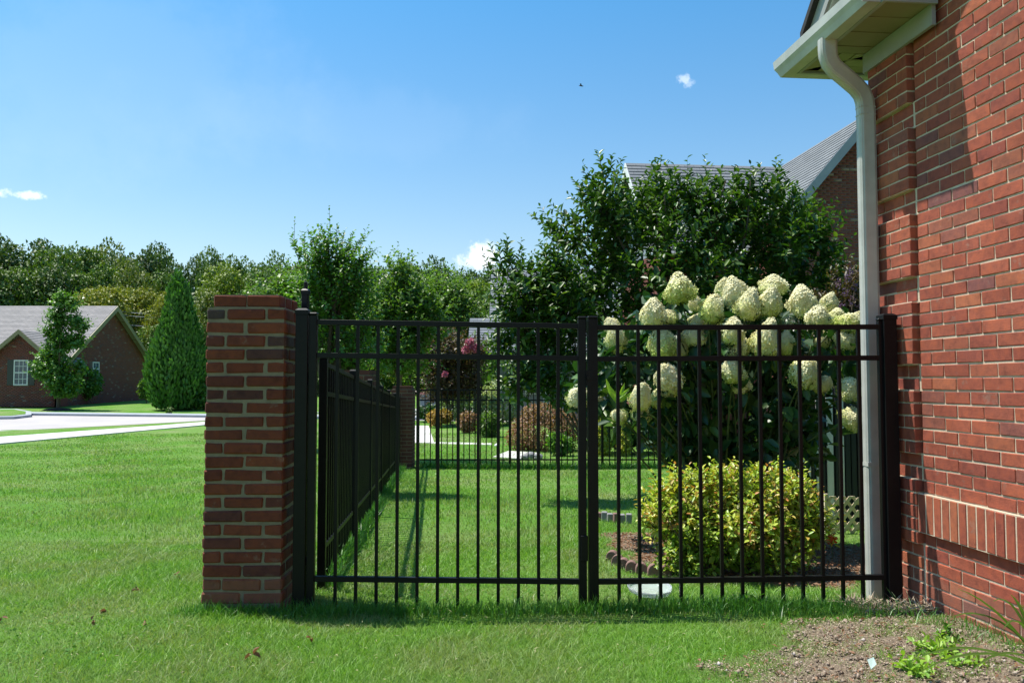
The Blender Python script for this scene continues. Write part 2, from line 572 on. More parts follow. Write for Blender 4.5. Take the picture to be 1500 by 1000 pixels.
def box_mesh(w, d, h, mat, bev=0.0):
    key = (round(w, 4), round(d, 4), round(h, 4), mat.name, bev)
    if key not in BOX_CACHE:
        bm = bmesh.new()
        bmesh.ops.create_cube(bm, size=1)
        for v in bm.verts:
            v.co = Vector((v.co.x * w, v.co.y * d, (v.co.z + .5) * h))
        if bev:
            bmesh.ops.bevel(bm, geom=list(bm.edges), offset=bev, segments=1, affect='EDGES')
        me = bpy.data.meshes.new('piece')
        bm.to_mesh(me); bm.free()
        me.materials.append(mat)
        BOX_CACHE[key] = me
    return BOX_CACHE[key]


def brick_meshes(L, D, H, mat, n=8, jit=.0015, bev=.0026):
    """a few slightly uneven bricks of one size, centred in plan, resting on z = 0"""
    out = []
    for i in range(n):
        rr = random.Random(i * 13 + int(L * 1000))
        bm = bmesh.new()
        bmesh.ops.create_cube(bm, size=1)
        for v in bm.verts:
            v.co = Vector((v.co.x * L, v.co.y * D, (v.co.z + .5) * H))
        bmesh.ops.bevel(bm, geom=list(bm.edges), offset=bev, segments=1, affect='EDGES')
        for v in bm.verts:
            v.co += Vector((rr.uniform(-jit, jit), rr.uniform(-jit, jit), rr.uniform(-jit, jit)))
        me = bpy.data.meshes.new('brick')
        bm.to_mesh(me); bm.free()
        me.materials.append(mat)
        out.append(me)
    return out


# ------------------------------------------------------------------ foliage helpers (arrays)


def unit(a):
    return a / np.maximum(np.linalg.norm(a, axis=-1, keepdims=True), 1e-9)


def rand_dir(n, rng):
    return unit(rng.normal(size=(n, 3)))


def leaf_geo(P, D, Nn, L, W, detail=1, fold=.18, curl=.15):
    """P base points, D leaf directions, Nn rough normals, L, W sizes"""
    n = len(P)
    D = unit(D)
    S = unit(np.cross(D, Nn))
    U = np.cross(S, D)
    L = np.broadcast_to(L, (n,))[:, None]
    W = np.broadcast_to(W, (n,))[:, None]
    if detail == 0:
        v = np.stack([P, P + D * L * .5 + S * W * .5 + U * W * fold, P + D * L - U * L * curl, P + D * L * .5 - S * W * .5 + U * W * fold], 1)
        f = np.array([(0, 1, 2, 3)])
        fi = (np.arange(n)[:, None, None] * 4 + f[None]).reshape(-1, 4)
        return v.reshape(-1, 3), fi
    v = np.stack([P,
                  P + D * L * .30 + S * W * .42 + U * W * fold,
                  P + D * L * .66 + S * W * .40 + U * (W * fold - L * curl * .35),
                  P + D * L - U * L * curl,
                  P + D * L * .66 - S * W * .40 + U * (W * fold - L * curl * .35),
                  P + D * L * .30 - S * W * .42 + U * W * fold], 1)
    f = np.array([(0, 1, 2, 3), (0, 3, 4, 5)])
    fi = (np.arange(n)[:, None, None] * 6 + f[None]).reshape(-1, 4)
    return v.reshape(-1, 3), fi


def merge(parts):
    vs, fs, n = [], [], 0
    for v, f in parts:
        vs.append(v); fs.append(f + n); n += len(v)
    return np.concatenate(vs), np.concatenate(fs)


def blob_leaves(blobs, n, L, W, rng, detail=0, inner=.6, droop=.0, clump=0.0, lv=.35):
    """leaves through the outer part of a set of ellipsoids (cx,cy,cz,rx,ry,rz)"""
    B = np.array(blobs, float)
    wgt = (B[:, 3] * B[:, 4] + B[:, 4] * B[:, 5] + B[:, 3] * B[:, 5])
    idx = rng.choice(len(B), n, p=wgt / wgt.sum())
    d = rand_dir(n, rng)
    r = inner + (1 - inner) * rng.random(n) ** .5
    r *= 1 + rng.normal(size=n) * .06
    P = B[idx, :3] + d * B[idx, 3:6] * r[:, None]
    out = unit(d / B[idx, 3:6])
    D = unit(out * .6 + rand_dir(n, rng) * .9 + np.array([0, 0, -droop]))
    Nn = unit(out * .7 + rand_dir(n, rng) * .6 + np.array([0, 0, .5]))
    Ls = L * (1 + (rng.random(n) - .5) * 2 * lv)
    return leaf_geo(P, D, Nn, Ls, W * Ls / L, detail)


def twigs(base, tip, nleaf, L, W, rng, sag=.0, detail=1, stem_r=.004, spread=.9, up=.25, start=.15):
    """twigs from base to tip carrying leaves in a spiral; returns leaf geometry and stem geometry"""
    n = len(base)
    length = np.linalg.norm(tip - base, axis=1)
    T = unit(tip - base)
    side = unit(np.cross(T, rand_dir(n, rng)))
    bend = side * (length * .12)[:, None] * rng.normal(size=n)[:, None]
    ts = np.linspace(start, 1, nleaf)
    P = base[:, None] * (1 - ts)[None, :, None] + tip[:, None] * ts[None, :, None] + bend[:, None] * (np.sin(ts * np.pi))[None, :, None]
    P[..., 2] -= sag * (ts ** 2)[None, :] * length[:, None]
    ph = rng.random(n)[:, None] * 6.28 + np.arange(nleaf)[None] * 2.4
    A = unit(np.cross(T, np.array([0.1, .2, 1.0])))
    Bv = np.cross(T, A)
    R = A[:, None] * np.cos(ph)[..., None] + Bv[:, None] * np.sin(ph)[..., None]
    D = R * spread + T[:, None] * .65 + rng.normal(size=R.shape) * .22
    D[..., 2] += up * .3
    Nn = T[:, None] * .6 + np.array([0, 0, 1.0]) * .8 + rng.normal(size=R.shape) * .25
    sz = (1 - .45 * ts ** 2)[None] * (1 + rng.normal(size=(n, nleaf)) * .18)
    Lf = (L * np.clip(sz, .4, 1.4)).ravel()
    lv = leaf_geo(P.reshape(-1, 3), D.reshape(-1, 3), Nn.reshape(-1, 3), Lf, Lf * W / L, detail)
    # stems: 3-sided, three rings
    ks = np.array([0, .5, 1.0])
    C = base[:, None] * (1 - ks)[None, :, None] + tip[:, None] * ks[None, :, None] + bend[:, None] * np.sin(ks * np.pi)[None, :, None]
    C[..., 2] -= sag * (ks ** 2)[None] * length[:, None]
    rr = np.array([stem_r, stem_r * .7, stem_r * .3])
    ang = np.array([0, 2.09, 4.19])
    ring = A[:, None, None] * np.cos(ang)[None, None, :, None] + Bv[:, None, None] * np.sin(ang)[None, None, :, None]
    V = C[:, :, None] + ring * rr[None, :, None, None]
    V = V.reshape(n, 9, 3)
    f = []
    for i in range(2):
        for k in range(3):
            k2 = (k + 1) % 3
            f.append((i * 3 + k, i * 3 + k2, (i + 1) * 3 + k2, (i + 1) * 3 + k))
    f = np.array(f)
    fi = (np.arange(n)[:, None, None] * 9 + f[None]).reshape(-1, 4)
    return lv, (V.reshape(-1, 3), fi)


def smoothpath(a, b, c, n=8):
    return [(a * (1 - t) ** 2 + b * 2 * t * (1 - t) + c * t * t) for t in [i / (n - 1) for i in range(n)]]

# ------------------------------------------------------------------ GROUND


def soil_mask(x, y):
    """1 = bare bed, 0 = lawn (world metres)"""
    x = np.asarray(x, float); y = np.asarray(y, float)
    w = .09 * np.sin(x * 5.1 + y * 3.3) + .07 * np.sin(y * 11 + x * 2.0) + .05 * np.sin(x * 17 - y * 9)
    edge = np.interp(y, [0, 2.6, 3.0, 3.3, 3.6, 3.9, 4.15, 4.3], [.46, .60, .66, .76, .92, 1.18, 1.55, 2.1])
    w2 = .12 * np.sin(x * 13 + 4 * np.sin(y * 6)) * np.sin(y * 17 + 2)
    a = np.clip((x - edge + w + w2) / .34, 0, 1) * np.clip((4.45 - y) / .25, 0, 1)
    # bed behind the gate round the two bushes
    cx, cy = 1.75, 6.2
    q = ((x - cx) / 1.20) ** 2 + ((y - cy) / 1.35) ** 2
    b = np.clip((.86 - q + w) / .22, 0, 1)
    return np.clip(a + b, 0, 1)


def make_ground():
    xs = np.unique(np.round(np.concatenate([np.arange(-6, 4.01, .08), np.arange(-30, -6, 1.0), np.arange(4.2, 30, 1.0),
                                            np.array([-900, -500, -250, -120, -80, -60, -45, 45, 60, 80, 120, 250, 500, 900.])]), 3))
    ys = np.unique(np.round(np.concatenate([np.arange(2, 8, .08), np.arange(8, 20, .4), np.arange(20, 60, 1.5), np.array([-60, -20, -5, 0, 1, 70, 85, 120, 200, 400, 900.])]), 3))
    X, Y = np.meshgrid(xs, ys)
    Z = g(X, Y) + 0.012 * np.sin(X * 1.3 + 1) * np.sin(Y * 1.1) * (Y < 30)
    S = soil_mask(X, Y)
    Z = Z + S * (np.sin(X * 23 + Y * 7) * .006 + np.sin(X * 41 - Y * 37) * .005 + np.sin(Y * 61 + X * 13) * .004)
    nx, ny = len(xs), len(ys)
    V = np.stack([X, Y, Z], -1).reshape(-1, 3)
    i = np.arange((ny - 1) * (nx - 1))
    r, c = i // (nx - 1), i % (nx - 1)
    a = r * nx + c
    me = np_mesh('lawn_ground', V, np.stack([a, a + 1, a + nx + 1, a + nx], 1), M['ground'], True)
    at_ = me.attributes.new('soil', 'FLOAT', 'POINT')
    at_.data.foreach_set('value', S.reshape(-1).astype(np.float32))
    tag(ob('lawn_ground', me), 'green mown lawn ground running back to the road', kind='structure')


make_ground()


def ground_strip(name, near, far, mat, dz, kind='structure', label=None, thick=0.0, seg=6):
    """a strip between two polylines on the ground, following it"""
    V = []; Fc = []
    n = len(near)
    for i in range(n):
        for j in range(seg + 1):
            t = j / seg
            x = near[i][0] * (1 - t) + far[i][0] * t; y = near[i][1] * (1 - t) + far[i][1] * t
            V.append((x, y, float(g(x, y)) + dz))
    for i in range(n - 1):
        for j in range(seg):
            a = i * (seg + 1) + j
            Fc.append((a, a + 1, a + seg + 2, a + seg + 1))
    if thick:
        k = len(V)
        V += [(x, y, z - thick) for x, y, z in V]
        for i in range(n - 1):
            for e in (0, seg):
                a = i * (seg + 1) + e; b = a + seg + 1
                Fc.append((a, b, b + k, a + k))
        for i in (0, n - 1):
            for j in range(seg):
                a = i * (seg + 1) + j
                Fc.append((a, a + 1, a + 1 + k, a + k))
    me = bpy.data.meshes.new(name)
    me.from_pydata(V, [], Fc); me.materials.append(mat)
    bm = bmesh.new(); bm.from_mesh(me); bmesh.ops.recalc_face_normals(bm, faces=bm.faces)
    bm.to_mesh(me); bm.free()
    o = ob(name, me)
    tag(o, label, kind=kind)
    return o


def line_ext(a, b, n, e0, e1):
    a = Vector(a); b = Vector(b)
    return [a + (b - a) * (e0 + (e1 - e0) * i / (n - 1)) for i in range(n)]


# sidewalk: straight, running away past the pillar
w0, w1 = gp(0, 651), gp(302, 623)
v0, v1 = gp(0, 641), gp(302, 618.7)
SW_N = line_ext(w0, w1, 16, -1.2, 2.4)
SW_F = line_ext(v0, v1, 16, -1.2, 2.4)
ground_strip('sidewalk', SW_N, SW_F, M['concrete'], .035, label='pale concrete sidewalk crossing the lawn', thick=.1)
r0, r1 = gp(0, 631.5), gp(302, 616)
q0, q1 = gp(0, 606), gp(302, 611)
ground_strip('road', line_ext(r0, r1, 12, -1.2, 3), line_ext(q0, q1, 12, -1.2, 3), M['road'], .008, label='pale sunlit road beyond the sidewalk')
k0, k1 = gp(60, 606.5), gp(302, 609.3)
ground_strip('kerb', line_ext(gp(60, 608.8), gp(302, 611.6), 8, -.3, 2.5), line_ext(k0, k1, 8, -.3, 2.5), M['kerb'], .10, label='grey kerb on the far side of the road', thick=.14, seg=2)
# traffic island / corner lawn at left
isl = [gp(-60, 603), gp(24, 602), gp(46, 606), gp(46, 611), gp(20, 614), gp(-60, 615)]


def prism(name, pts, mat, dz, th, **kw):
    n = len(pts)
    V = [(p.x, p.y, p.z + dz) for p in pts] + [(p.x, p.y, p.z + dz - th) for p in pts]
    Fc = [tuple(range(n)), tuple(reversed(range(n, 2 * n)))] + [(i, i + n, (i + 1) % n + n, (i + 1) % n) for i in range(n)]
    me = bpy.data.meshes.new(name); me.from_pydata(V, [], Fc); me.materials.append(mat)
    bm = bmesh.new(); bm.from_mesh(me); bmesh.ops.recalc_face_normals(bm, faces=bm.faces); bm.to_mesh(me); bm.free()
    return tag(ob(name, me), **kw)


prism('kerb', isl, M['kerb'], .11, .14, label='rounded grey kerb at the road corner', kind='structure')
cxy = sum((p for p in isl), Vector()) / len(isl)
prism('verge', [cxy + (p - cxy) * .8 for p in isl], M['ground'], .125, .02, label='grass patch inside the rounded kerb', kind='structure')
# driveway seen behind the far fence, and the walk beside it
prism('driveway', [gp(560, 649), gp(636, 649.5), gp(628, 624), gp(560, 623)], M['concrete'], .02, .08, label='white driveway beyond the far fence', kind='structure')
ground_strip('path', [gp(u, 650 + (u - 630) * .02) for u in range(630, 721, 30)], [gp(u, 647.5 + (u - 630) * .02) for u in range(630, 721, 30)], M['concrete'], .012,
             label='thin pale path edge beyond the far fence', thick=.03, seg=2)
prism('gravel_patch', [gp(722, 670), gp(768, 673), gp(790, 664), gp(745, 661)], M['concrete'], .02, .05, label='pale gravel patch beyond the far fence', kind='structure')

# ------------------------------------------------------------------ HOUSE AT RIGHT
WA = math.atan(.0958)
t_dir = Vector((math.sin(WA), -math.cos(WA), 0))
house = empty('brick_house', (2.664 - .0958 * 4.9, 4.9, 0), math.atan2(t_dir.y, t_dir.x))
HS = .955
house.location = Vector((0, 0, CAM_H)) + (Vector(house.location) - Vector((0, 0, CAM_H))) * HS
house.scale = (HS, HS, HS)
tag(house, 'sunlit red brick house wall with quoined corner at the right edge', 'house')
# local frame: x = along the wall towards the camera, y = into the house (outside is -y), z = up
CH = .0695
H0 = .5815 - 9 * CH            # course datum
GAP = .0098
bh = CH - GAP
STR = .1952
stretch = brick_meshes(STR + .0012, .09, bh, M['brick'], 8)
half = brick_meshes(.0928, .09, bh, M['brick'], 8)
closer = brick_meshes(.142, .09, bh, M['brick'], 8)
soldier = brick_meshes(.058, .09, .2015, M['brick'], 8)
PITCHB = STR + GAP
QW = 2 * STR + GAP             # quoin width
rb = random.Random(3)


def put_brick(ms, x, out, z, parent=house, mat_rot=0, hide=False, name='brick', y0=.045):
    me = ms[rb.randrange(len(ms))]
    o = ob(name, me, parent, (x, -out + y0 + rb.uniform(-.0012, .0012), z + rb.uniform(-.0012, .0012)),
           (rb.uniform(-.004, .004), rb.uniform(-.006, .006), rb.uniform(-.004, .004) + mat_rot))
    return o


S_VIS = 1.24
stuffb = MB()


def stuff_brick(x0, x1, z0, z1, out=.0):
    j = rb.uniform(-.001, .001)
    stuffb.box(x0, x1, -out + j, .05, z0, z1)


nb = 0
for k in range(-3, 56):
    z = H0 + (k) * CH
    zc = z + CH / 2
    if z > 3.45: break
    top = z > 2.96
    # quoin rows: blocks of five courses, then two plain
    rel = round((z - .234) / CH)
    block = (rel % 7) < 5 and z > .2
    out = .032 if block else 0.0
    par = k % 2
    # corner two-brick zone
    if z > -.26 and not top:
        if par == 0:
            for i in range(2):
                put_brick(stretch, STR / 2 + i * PITCHB, out, z)
        else:
            put_brick(half, .046, out, z)
            put_brick(stretch, .046 * 2 + GAP + STR / 2, out, z)
            put_brick(half, QW - .046, out, z)
    # soldier band
    insol = (.29 < zc < .512)
    x = QW + .0235
    if not insol:
        if par == 0:
            put_brick(half, x + .046, 0, z)
            x += .092 + GAP
        while x < S_VIS:
            # leave out what is certainly below ground
            put_brick(stretch, x + STR / 2, 0, z)
            x += PITCHB
        while x < 3.3:
            stuff_brick(x, x + STR, z, z + bh)
            x += PITCHB
x = QW + GAP
while x < 3.3:
    if x < S_VIS:
        put_brick(soldier, x + .029, .026, .3005, name='soldier_brick')
    else:
        stuff_brick(x, x + .058, .3005, .502, .026)
    x += .0685
o = stuffb.build('brick', M['brick_far'] if False else M['brick'], house); o['kind'] = 'stuff'
# mortar bed = wall core; set back a hair from the brick faces
core = MB()
core.box(.004, QW - .003, .0052, .0285, -.3, 3.50)
core.box(QW + .024, 3.3, .0050, .0285, -.3, 3.50)
core.box(.0045, 3.3, .028, .30, -.3, 3.495)
for k in range(0, 7):                              # proud cores of the quoin blocks
    z0 = .234 + k * 7 * CH
    if z0 > 2.9: break
    core.box(.004, QW - .004, -.0268, .0015, z0 - .004, min(z0 + 5 * CH - GAP * .3, 2.97))
    core.box(QW - .0035, QW + .0245, .0055, .027, z0 + 5 * CH - GAP, min(z0 + 7 * CH, 3.4))
core.box(QW - .0035, QW + .0245, .0055, .027, -.3, .234)
core.box(QW + .004, 3.3, -.0225, .0015, .2965, .506)
core.build('mortar_wall', M['mortar'], house)
# rest of the house body behind and beside
body = MB()
body.box(3.3, 11.0, .0, .30, -.3, 3.35)
body.box(.0, 11.0, .30, 9.0, -.3, 3.3)
body.build('wall', M['mortar_dark'], house)
# gable triangle above the eave line
gb = MB()
R = lambda s: 3.24 + (s + .14) * .9
gb.add([(.0, .0, 3.35), (11.0, 0, 3.35), (5.5, 0, R(5.5) - .3), (.0, .3, 3.35), (11.0, .3, 3.35), (5.5, .3, R(5.5) - .3)],
       [(0, 1, 2), (5, 4, 3), (0, 3, 4, 1), (1, 4, 5, 2), (2, 5, 3, 0)])
gb.build('gable', M['brick'], house)
# main roof: rake edge rising towards the camera, overhanging the wall by .38
rf = MB()
A = (-.15, R(-.15)); Bp = (5.5, R(5.5)); Cp = (11.15, R(-.15))
th = .05
for (a, b_) in ((A, Bp), (Bp, Cp)):
    rf.add([(a[0], -.385, a[1]), (b_[0], -.385, b_[1]), (b_[0], 9.3, b_[1]), (a[0], 9.3, a[1]),
            (a[0], -.385, a[1] + th), (b_[0], -.385, b_[1] + th), (b_[0], 9.3, b_[1] + th), (a[0], 9.3, a[1] + th)], BOXF.tolist())
rf.build('roof', M['dark_edge'], house)
rk = MB()
rk.add([(-.13, -.35, R(-.13) - .16), (5.5, -.35, R(5.5) - .16), (5.5, -.35, R(5.5) - .003), (-.13, -.35, R(-.13) - .003),
        (-.13, -.33, R(-.13) - .16), (5.5, -.33, R(5.5) - .16), (5.5, -.33, R(5.5) - .003), (-.13, -.33, R(-.13) - .003)],
       [(0, 1, 2, 3), (7, 6, 5, 4), (0, 4, 5, 1), (1, 5, 6, 2), (2, 6, 7, 3), (3, 7, 4, 0)])
rk.build('rake_board', M['trim'], house)
rk2 = MB()
rk2.add([(-.05, -.33, R(-.05) - .17), (5.5, -.33, R(5.5) - .17), (5.5, -.003, R(5.5) - .17), (-.05, -.003, R(-.05) - .17),
         (-.05, -.33, R(-.05) - .15), (5.5, -.33, R(5.5) - .15), (5.5, -.003, R(5.5) - .15), (-.05, -.003, R(-.05) - .15)], BOXF.tolist())
rk2.build('rake_soffit', M['white'], house)
# cornice return: soffit planks, frieze board, fascia, gutter
SO = 3.10
xs0, xs1 = -.30, .685
i = 0
x = .0
for x in np.arange(0.0, .70, .098):
    p = MB(); p.box(x + .002, min(x + .096, xs1), -.305, -.022, SO + .003 * (i % 2), SO + .018); p.build('soffit_plank', M['soffit'], house); i += 1
for j, x in enumerate(np.arange(-.30, -.01, .098)):  # planks turn the corner, mitred
    p = MB()
    x1 = min(x + .096, -.002)
    y0_, y1_ = -.305 * (x + .002) / -.30, -.305 * x1 / -.30
    p.add([(x + .002, -(-y0_) if False else -abs(y0_), SO), (x1, -abs(y1_), SO), (x1, 2.0, SO), (x + .002, 2.0, SO),
           (x + .002, -abs(y0_), SO + .015), (x1, -abs(y1_), SO + .015), (x1, 2.0, SO + .015), (x + .002, 2.0, SO + .015)], BOXF.tolist())
    p.build('soffit_plank', M['soffit'], house)
for yy in (-.205, -.105, -.005):
    p = MB()
    xa = -.30 * ((yy - .09) / -.305)
    p.add([(xa + .003, yy - .09, SO), (-.003, yy - .09, SO), (-.003, yy, SO), (xa + .003, yy, SO),
           (xa + .003, yy - .09, SO + .014), (-.003, yy - .09, SO + .014), (-.003, yy, SO + .014), (xa + .003, yy, SO + .014)], BOXF.tolist())
    p.build('soffit_plank', M['soffit'], house)
bk = MB(); bk.box(-.30, .70, -.305, -.03, SO + .020, SO + .026); bk.box(-.30, -.02, -.029, 2.0, SO + .020, SO + .026); bk.build('soffit_backing', M['soffit'], house)
fz = MB(); fz.box(-.022, .675, -.050, -.028, 2.985, SO - .002); fz.box(-.04, -.020, -.03, 2.0, 2.985, SO - .002)
fz.build('frieze_board', M['trim'], house)
ch = MB(); ch.box(-.30, .0, -.33, -.308, SO - .012, SO + .14)
ch.box(.0, .685, -.33, -.308, SO - .012, SO + .14); ch.box(.685, .70, -.33, -.03, SO - .012, SO + .14); ch.box(-.325, -.302, -.33, 2.0, SO - .012, SO + .14)
ch.build('fascia', M['trim'], house)
cap = MB()
cap.add([(-.32, -.33, SO + .145), (.70, -.33, SO + .145), (.70, -.006, SO + .33), (-.10, -.006, SO + .33),
         (-.32, -.33, SO + .135), (.70, -.33, SO + .135), (.70, -.006, SO + .135), (-.10, -.006, SO + .135)],
        [(0, 1, 2, 3), (7, 6, 5, 4), (0, 4, 5, 1), (1, 5, 6, 2), (2, 6, 7, 3), (3, 7, 4, 0)])
cap.build('return_roof', M['dark_edge'], house)


def gutter():
    # K-style profile (out, up), run along x then round the corner along y
    prof0 = [(.432, .0), (.505, .0), (.520, .035), (.535, .060), (.540, .110), (.528, .112), (.526, .118), (.522, .106), (.520, .065), (.504, .042), (.492, .010), (.438, .010), (.436, .115), (.432, .115)]
    prof = [(a_ - .10, b_) for a_, b_ in prof0]
    m = MB()
    rings = []
    for (end, kind) in ((.68, 0), (None, 1), (2.0, 2)):
        ring = []
        for o_, h_ in prof:
            if kind == 0: ring.append((end, -o_, 3.09 + h_))
            elif kind == 1: ring.append((-(o_ - .305) - .30, -o_, 3.09 + h_))
            else: ring.append((-(o_ - .305) - .30, end, 3.09 + h_))
        rings.append(ring)
    n = len(prof)
    vs = [p for r in rings for p in r]
    fs = []
    for i in range(2):
        for k in range(n):
            k2 = (k + 1) % n
            fs.append((i * n + k, i * n + k2, (i + 1) * n + k2, (i + 1) * n + k))
    m.add(vs, fs)
    m.box(.677, .681, -.435, -.334, 3.091, 3.20)
    return m.build('gutter', M['white_metal'], house)


gut = gutter()


def downspout():
    # rounded, fluted rectangular pipe swept along a path
    w, d = .098, .072
    ring = []
    for k in range(40):
        a = 2 * math.pi * k / 40
        c_, s_ = math.cos(a), math.sin(a)
        e = .38
        px = math.copysign(abs(c_) ** e, c_) * w / 2
        py = math.copysign(abs(s_) ** e, s_) * d / 2
        r_ = 1 - (.10 if (k % 4 == 2) else 0)
        ring.append((px * r_, py * r_))
    sx = .08
    path = [(.17, -.37, 3.105), (.17, -.37, 3.045), (.168, -.367, 3.01), (.160, -.352, 2.975), (.148, -.32, 2.945), (.125, -.24, 2.90), (.10, -.165, 2.86),
            (.087, -.122, 2.825), (sx, -.100, 2.78), (sx, -.094, 2.72), (sx, -.094, 1.2), (sx, -.094, -.20)]
    vs = []; fs = []
    n = len(ring)
    P = [Vector(p) for p in path]
    for i, p in enumerate(P):
        dd = (P[min(i + 1, len(P) - 1)] - P[max(i - 1, 0)]).normalized()
        a = Vector((0, 1, 0)) - dd * dd.y
        X = Vector((1, 0, 0))
        Yv = dd.cross(X).normalized()
        for px, py in ring:
            vs.append(tuple(p + X * py + Yv * px))
    for i in range(len(P) - 1):
        for k in range(n):
            k2 = (k + 1) % n
            fs.append((i * n + k, i * n + k2, (i + 1) * n + k2, (i + 1) * n + k))
    m = MB(); m.add(vs, fs)
    o_ = m.build('downspout', M['white_metal'], house, smooth=True)
    for pz, yy in ((2.69, -.0945), (2.735, -.095)):
        sm = MB(); sm.add([(sx + py * 1.05, yy + px * 1.05, pz + q * .006) for q in (0, 1) for px, py in ring], [(k, (k + 1) % 40, 40 + (k + 1) % 40, 40 + k) for k in range(40)] + [tuple(range(40)), tuple(range(79, 39, -1))]); sm.build('seam', M['white_metal'], house)
    for zz in (.62,):
        b_ = MB(); b_.box(sx - .0375, sx + .0375, -.1455, -.1435, zz, zz + .022); b_.box(sx - .0385, sx - .0365, -.1455, -.002, zz, zz + .022); b_.box(sx + .0365, sx + .0385, -.1455, -.002, zz, zz + .022)
        bo = b_.build('strap', M['white_metal'], house)
    return o_


downspout()

# ------------------------------------------------------------------ BRICK PILLARS


def pillar(x, y, z0, rz, label, courses=22, full=True, name='brick_pillar'):
    root = empty(name, (x, y, z0), rz)
    tag(root, label, 'pillar', 'brick pillars of the garden fence')
    W = .397; D_ = .092; Cc = .0678
    bz = Cc - .0115
    rr = random.Random(int(x * 100) + 5)
    if full:
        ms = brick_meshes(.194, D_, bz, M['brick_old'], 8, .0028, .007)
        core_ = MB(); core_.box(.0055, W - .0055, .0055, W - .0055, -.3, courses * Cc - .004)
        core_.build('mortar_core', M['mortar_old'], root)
    else:
        far = MB()
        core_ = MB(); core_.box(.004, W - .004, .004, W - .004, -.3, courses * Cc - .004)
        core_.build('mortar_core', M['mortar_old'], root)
    lay = []
    for k in range(-1, courses):
        z = k * Cc
        if k % 2 == 0:
            for xx in (.097, W - .097):
                for yy in (.046, W - .046): lay.append((xx, yy, z, 0))
            for xx in (.046, W - .046): lay.append((xx, W / 2, z, 1))
        else:
            for yy in (.097, W - .097):
                for xx in (.046, W - .046): lay.append((xx, yy, z, 1))
            for yy in (.046, W - .046): lay.append((W / 2, yy, z, 0))
    # cap course, set in a little
    zc = courses * Cc
    for xx in (.028 + .085, W - .113):
        for yy in (.07, W / 2, W - .07): lay.append((xx, yy, zc, 2))
    for (xx, yy, z, o_) in lay:
        j = [rr.uniform(-.003, .003) for _ in range(3)]
        if full:
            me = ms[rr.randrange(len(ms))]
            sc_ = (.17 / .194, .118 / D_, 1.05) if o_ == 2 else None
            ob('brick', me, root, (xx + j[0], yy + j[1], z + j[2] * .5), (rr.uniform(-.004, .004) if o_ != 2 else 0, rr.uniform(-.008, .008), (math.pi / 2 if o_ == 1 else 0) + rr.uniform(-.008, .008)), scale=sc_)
        else:
            lx, ly = (.097, .046) if o_ == 0 else ((.046, .097) if o_ == 1 else (.085, .06))
            far.box(xx - lx, xx + lx, yy - ly, yy + ly, z, z + bz)
    if full:
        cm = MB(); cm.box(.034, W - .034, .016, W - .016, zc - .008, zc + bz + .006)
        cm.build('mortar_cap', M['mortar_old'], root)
    else:
        o_ = far.build('brick', M['brick_dim'], root); o_['kind'] = 'stuff'
    return root


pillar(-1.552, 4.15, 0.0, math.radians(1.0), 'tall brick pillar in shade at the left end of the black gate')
pillar(-2.06, 9.75, float(g(-1.9, 9.75)) - .02, -WA * .9 + .0, 'unseen brick pillar added halfway along behind the black side fence for its lawn shadow', full=False)  # unseen pillar, put in to cast a shadow band on the lawn
pillar(-2.235, 15.15, float(g(-2.1, 15.2)) - .02, -WA * .2, 'brick pillar at the far corner of the black garden fence', full=False)

# ------------------------------------------------------------------ BLACK GATE AND FENCES
BK = M['black']


def member(name, parent, w, d, h, loc, rot=(0, 0, 0), bev=.0015):
    return ob(name, box_mesh(w, d, h, BK, bev), parent, loc, rot)


def capped_post(name, parent, w, h, loc):
    m = MB()
    m.box(-w / 2, w / 2, -w / 2, w / 2, 0, h)
    p = m.build(name, BK, parent, loc, bevel=.002)
    c = MB(); e = w / 2 + .003
    c.add([(-e, -e, h), (e, -e, h), (e, e, h), (-e, e, h), (-e, -e, h + .022), (e, -e, h + .022), (e, e, h + .022), (-e, e, h + .022),
           (-e * .6, -e * .6, h + .032), (e * .6, -e * .6, h + .032), (e * .6, e * .6, h + .032), (-e * .6, e * .6, h + .032)],
          [(0, 3, 2, 1), (0, 1, 5, 4), (1, 2, 6, 5), (2, 3, 7, 6), (3, 0, 4, 7), (4, 5, 9, 8), (5, 6, 10, 9), (6, 7, 11, 10), (7, 4, 8, 11), (8, 9, 10, 11)])
    c.build('post_cap', BK, p)
    return p


def single_post(loc, w, h, label, rz, group='posts holding the black gate'):
    r = empty('gate_post', loc, rz)
    tag(r, label, 'gate post', group)
    capped_post('post', r, w, h, (0, 0, 0))
    return r


P_L = at(438.5, 880, 4.22)
P_R = at(1308, 880, 4.425)
gate_ang = math.atan2(P_R.y - P_L.y, P_R.x - P_L.x)
single_post((P_L.x, P_L.y, -.12), .062, 1.455 + .12, 'wide black post beside the brick pillar carrying the left gate leaf', gate_ang)
single_post((P_R.x, P_R.y, -.20), .073, 1.445 + .20, 'black post at the house wall carrying the right gate leaf', gate_ang)
# taller rod seen just behind the left post
rod = empty('fence_post', at(447, 480, 4.60) * 1, -WA)
rod.location.z = -.1
tag(rod, 'thin black post with a narrow finial rising behind the pillar top', 'post')
capped_post('post', rod, .036, 1.70, (0, 0, 0))
m = MB(); m.tube([(0, 0, 1.72), (0, 0, 1.77), (0, 0, 1.775)], [.012, .012, .003], 8); m.build('finial', BK, rod)


def gate_leaf(u0, u1, y0, y1, zs_top, zs_mid, zs_bot, pickets, ptop, pbot, label, latch, yend):
    a = at(u0, 600, y0); b = at(u1, 600, y1)
    rz = math.atan2(b.y - a.y, b.x - a.x)
    Lg = math.hypot(b.x - a.x, b.y - a.y)
    root = empty('gate_leaf', (a.x, a.y, 0), rz)
    tag(root, label, 'gate', 'two leaves of the black metal gate')
    return root, Lg, rz


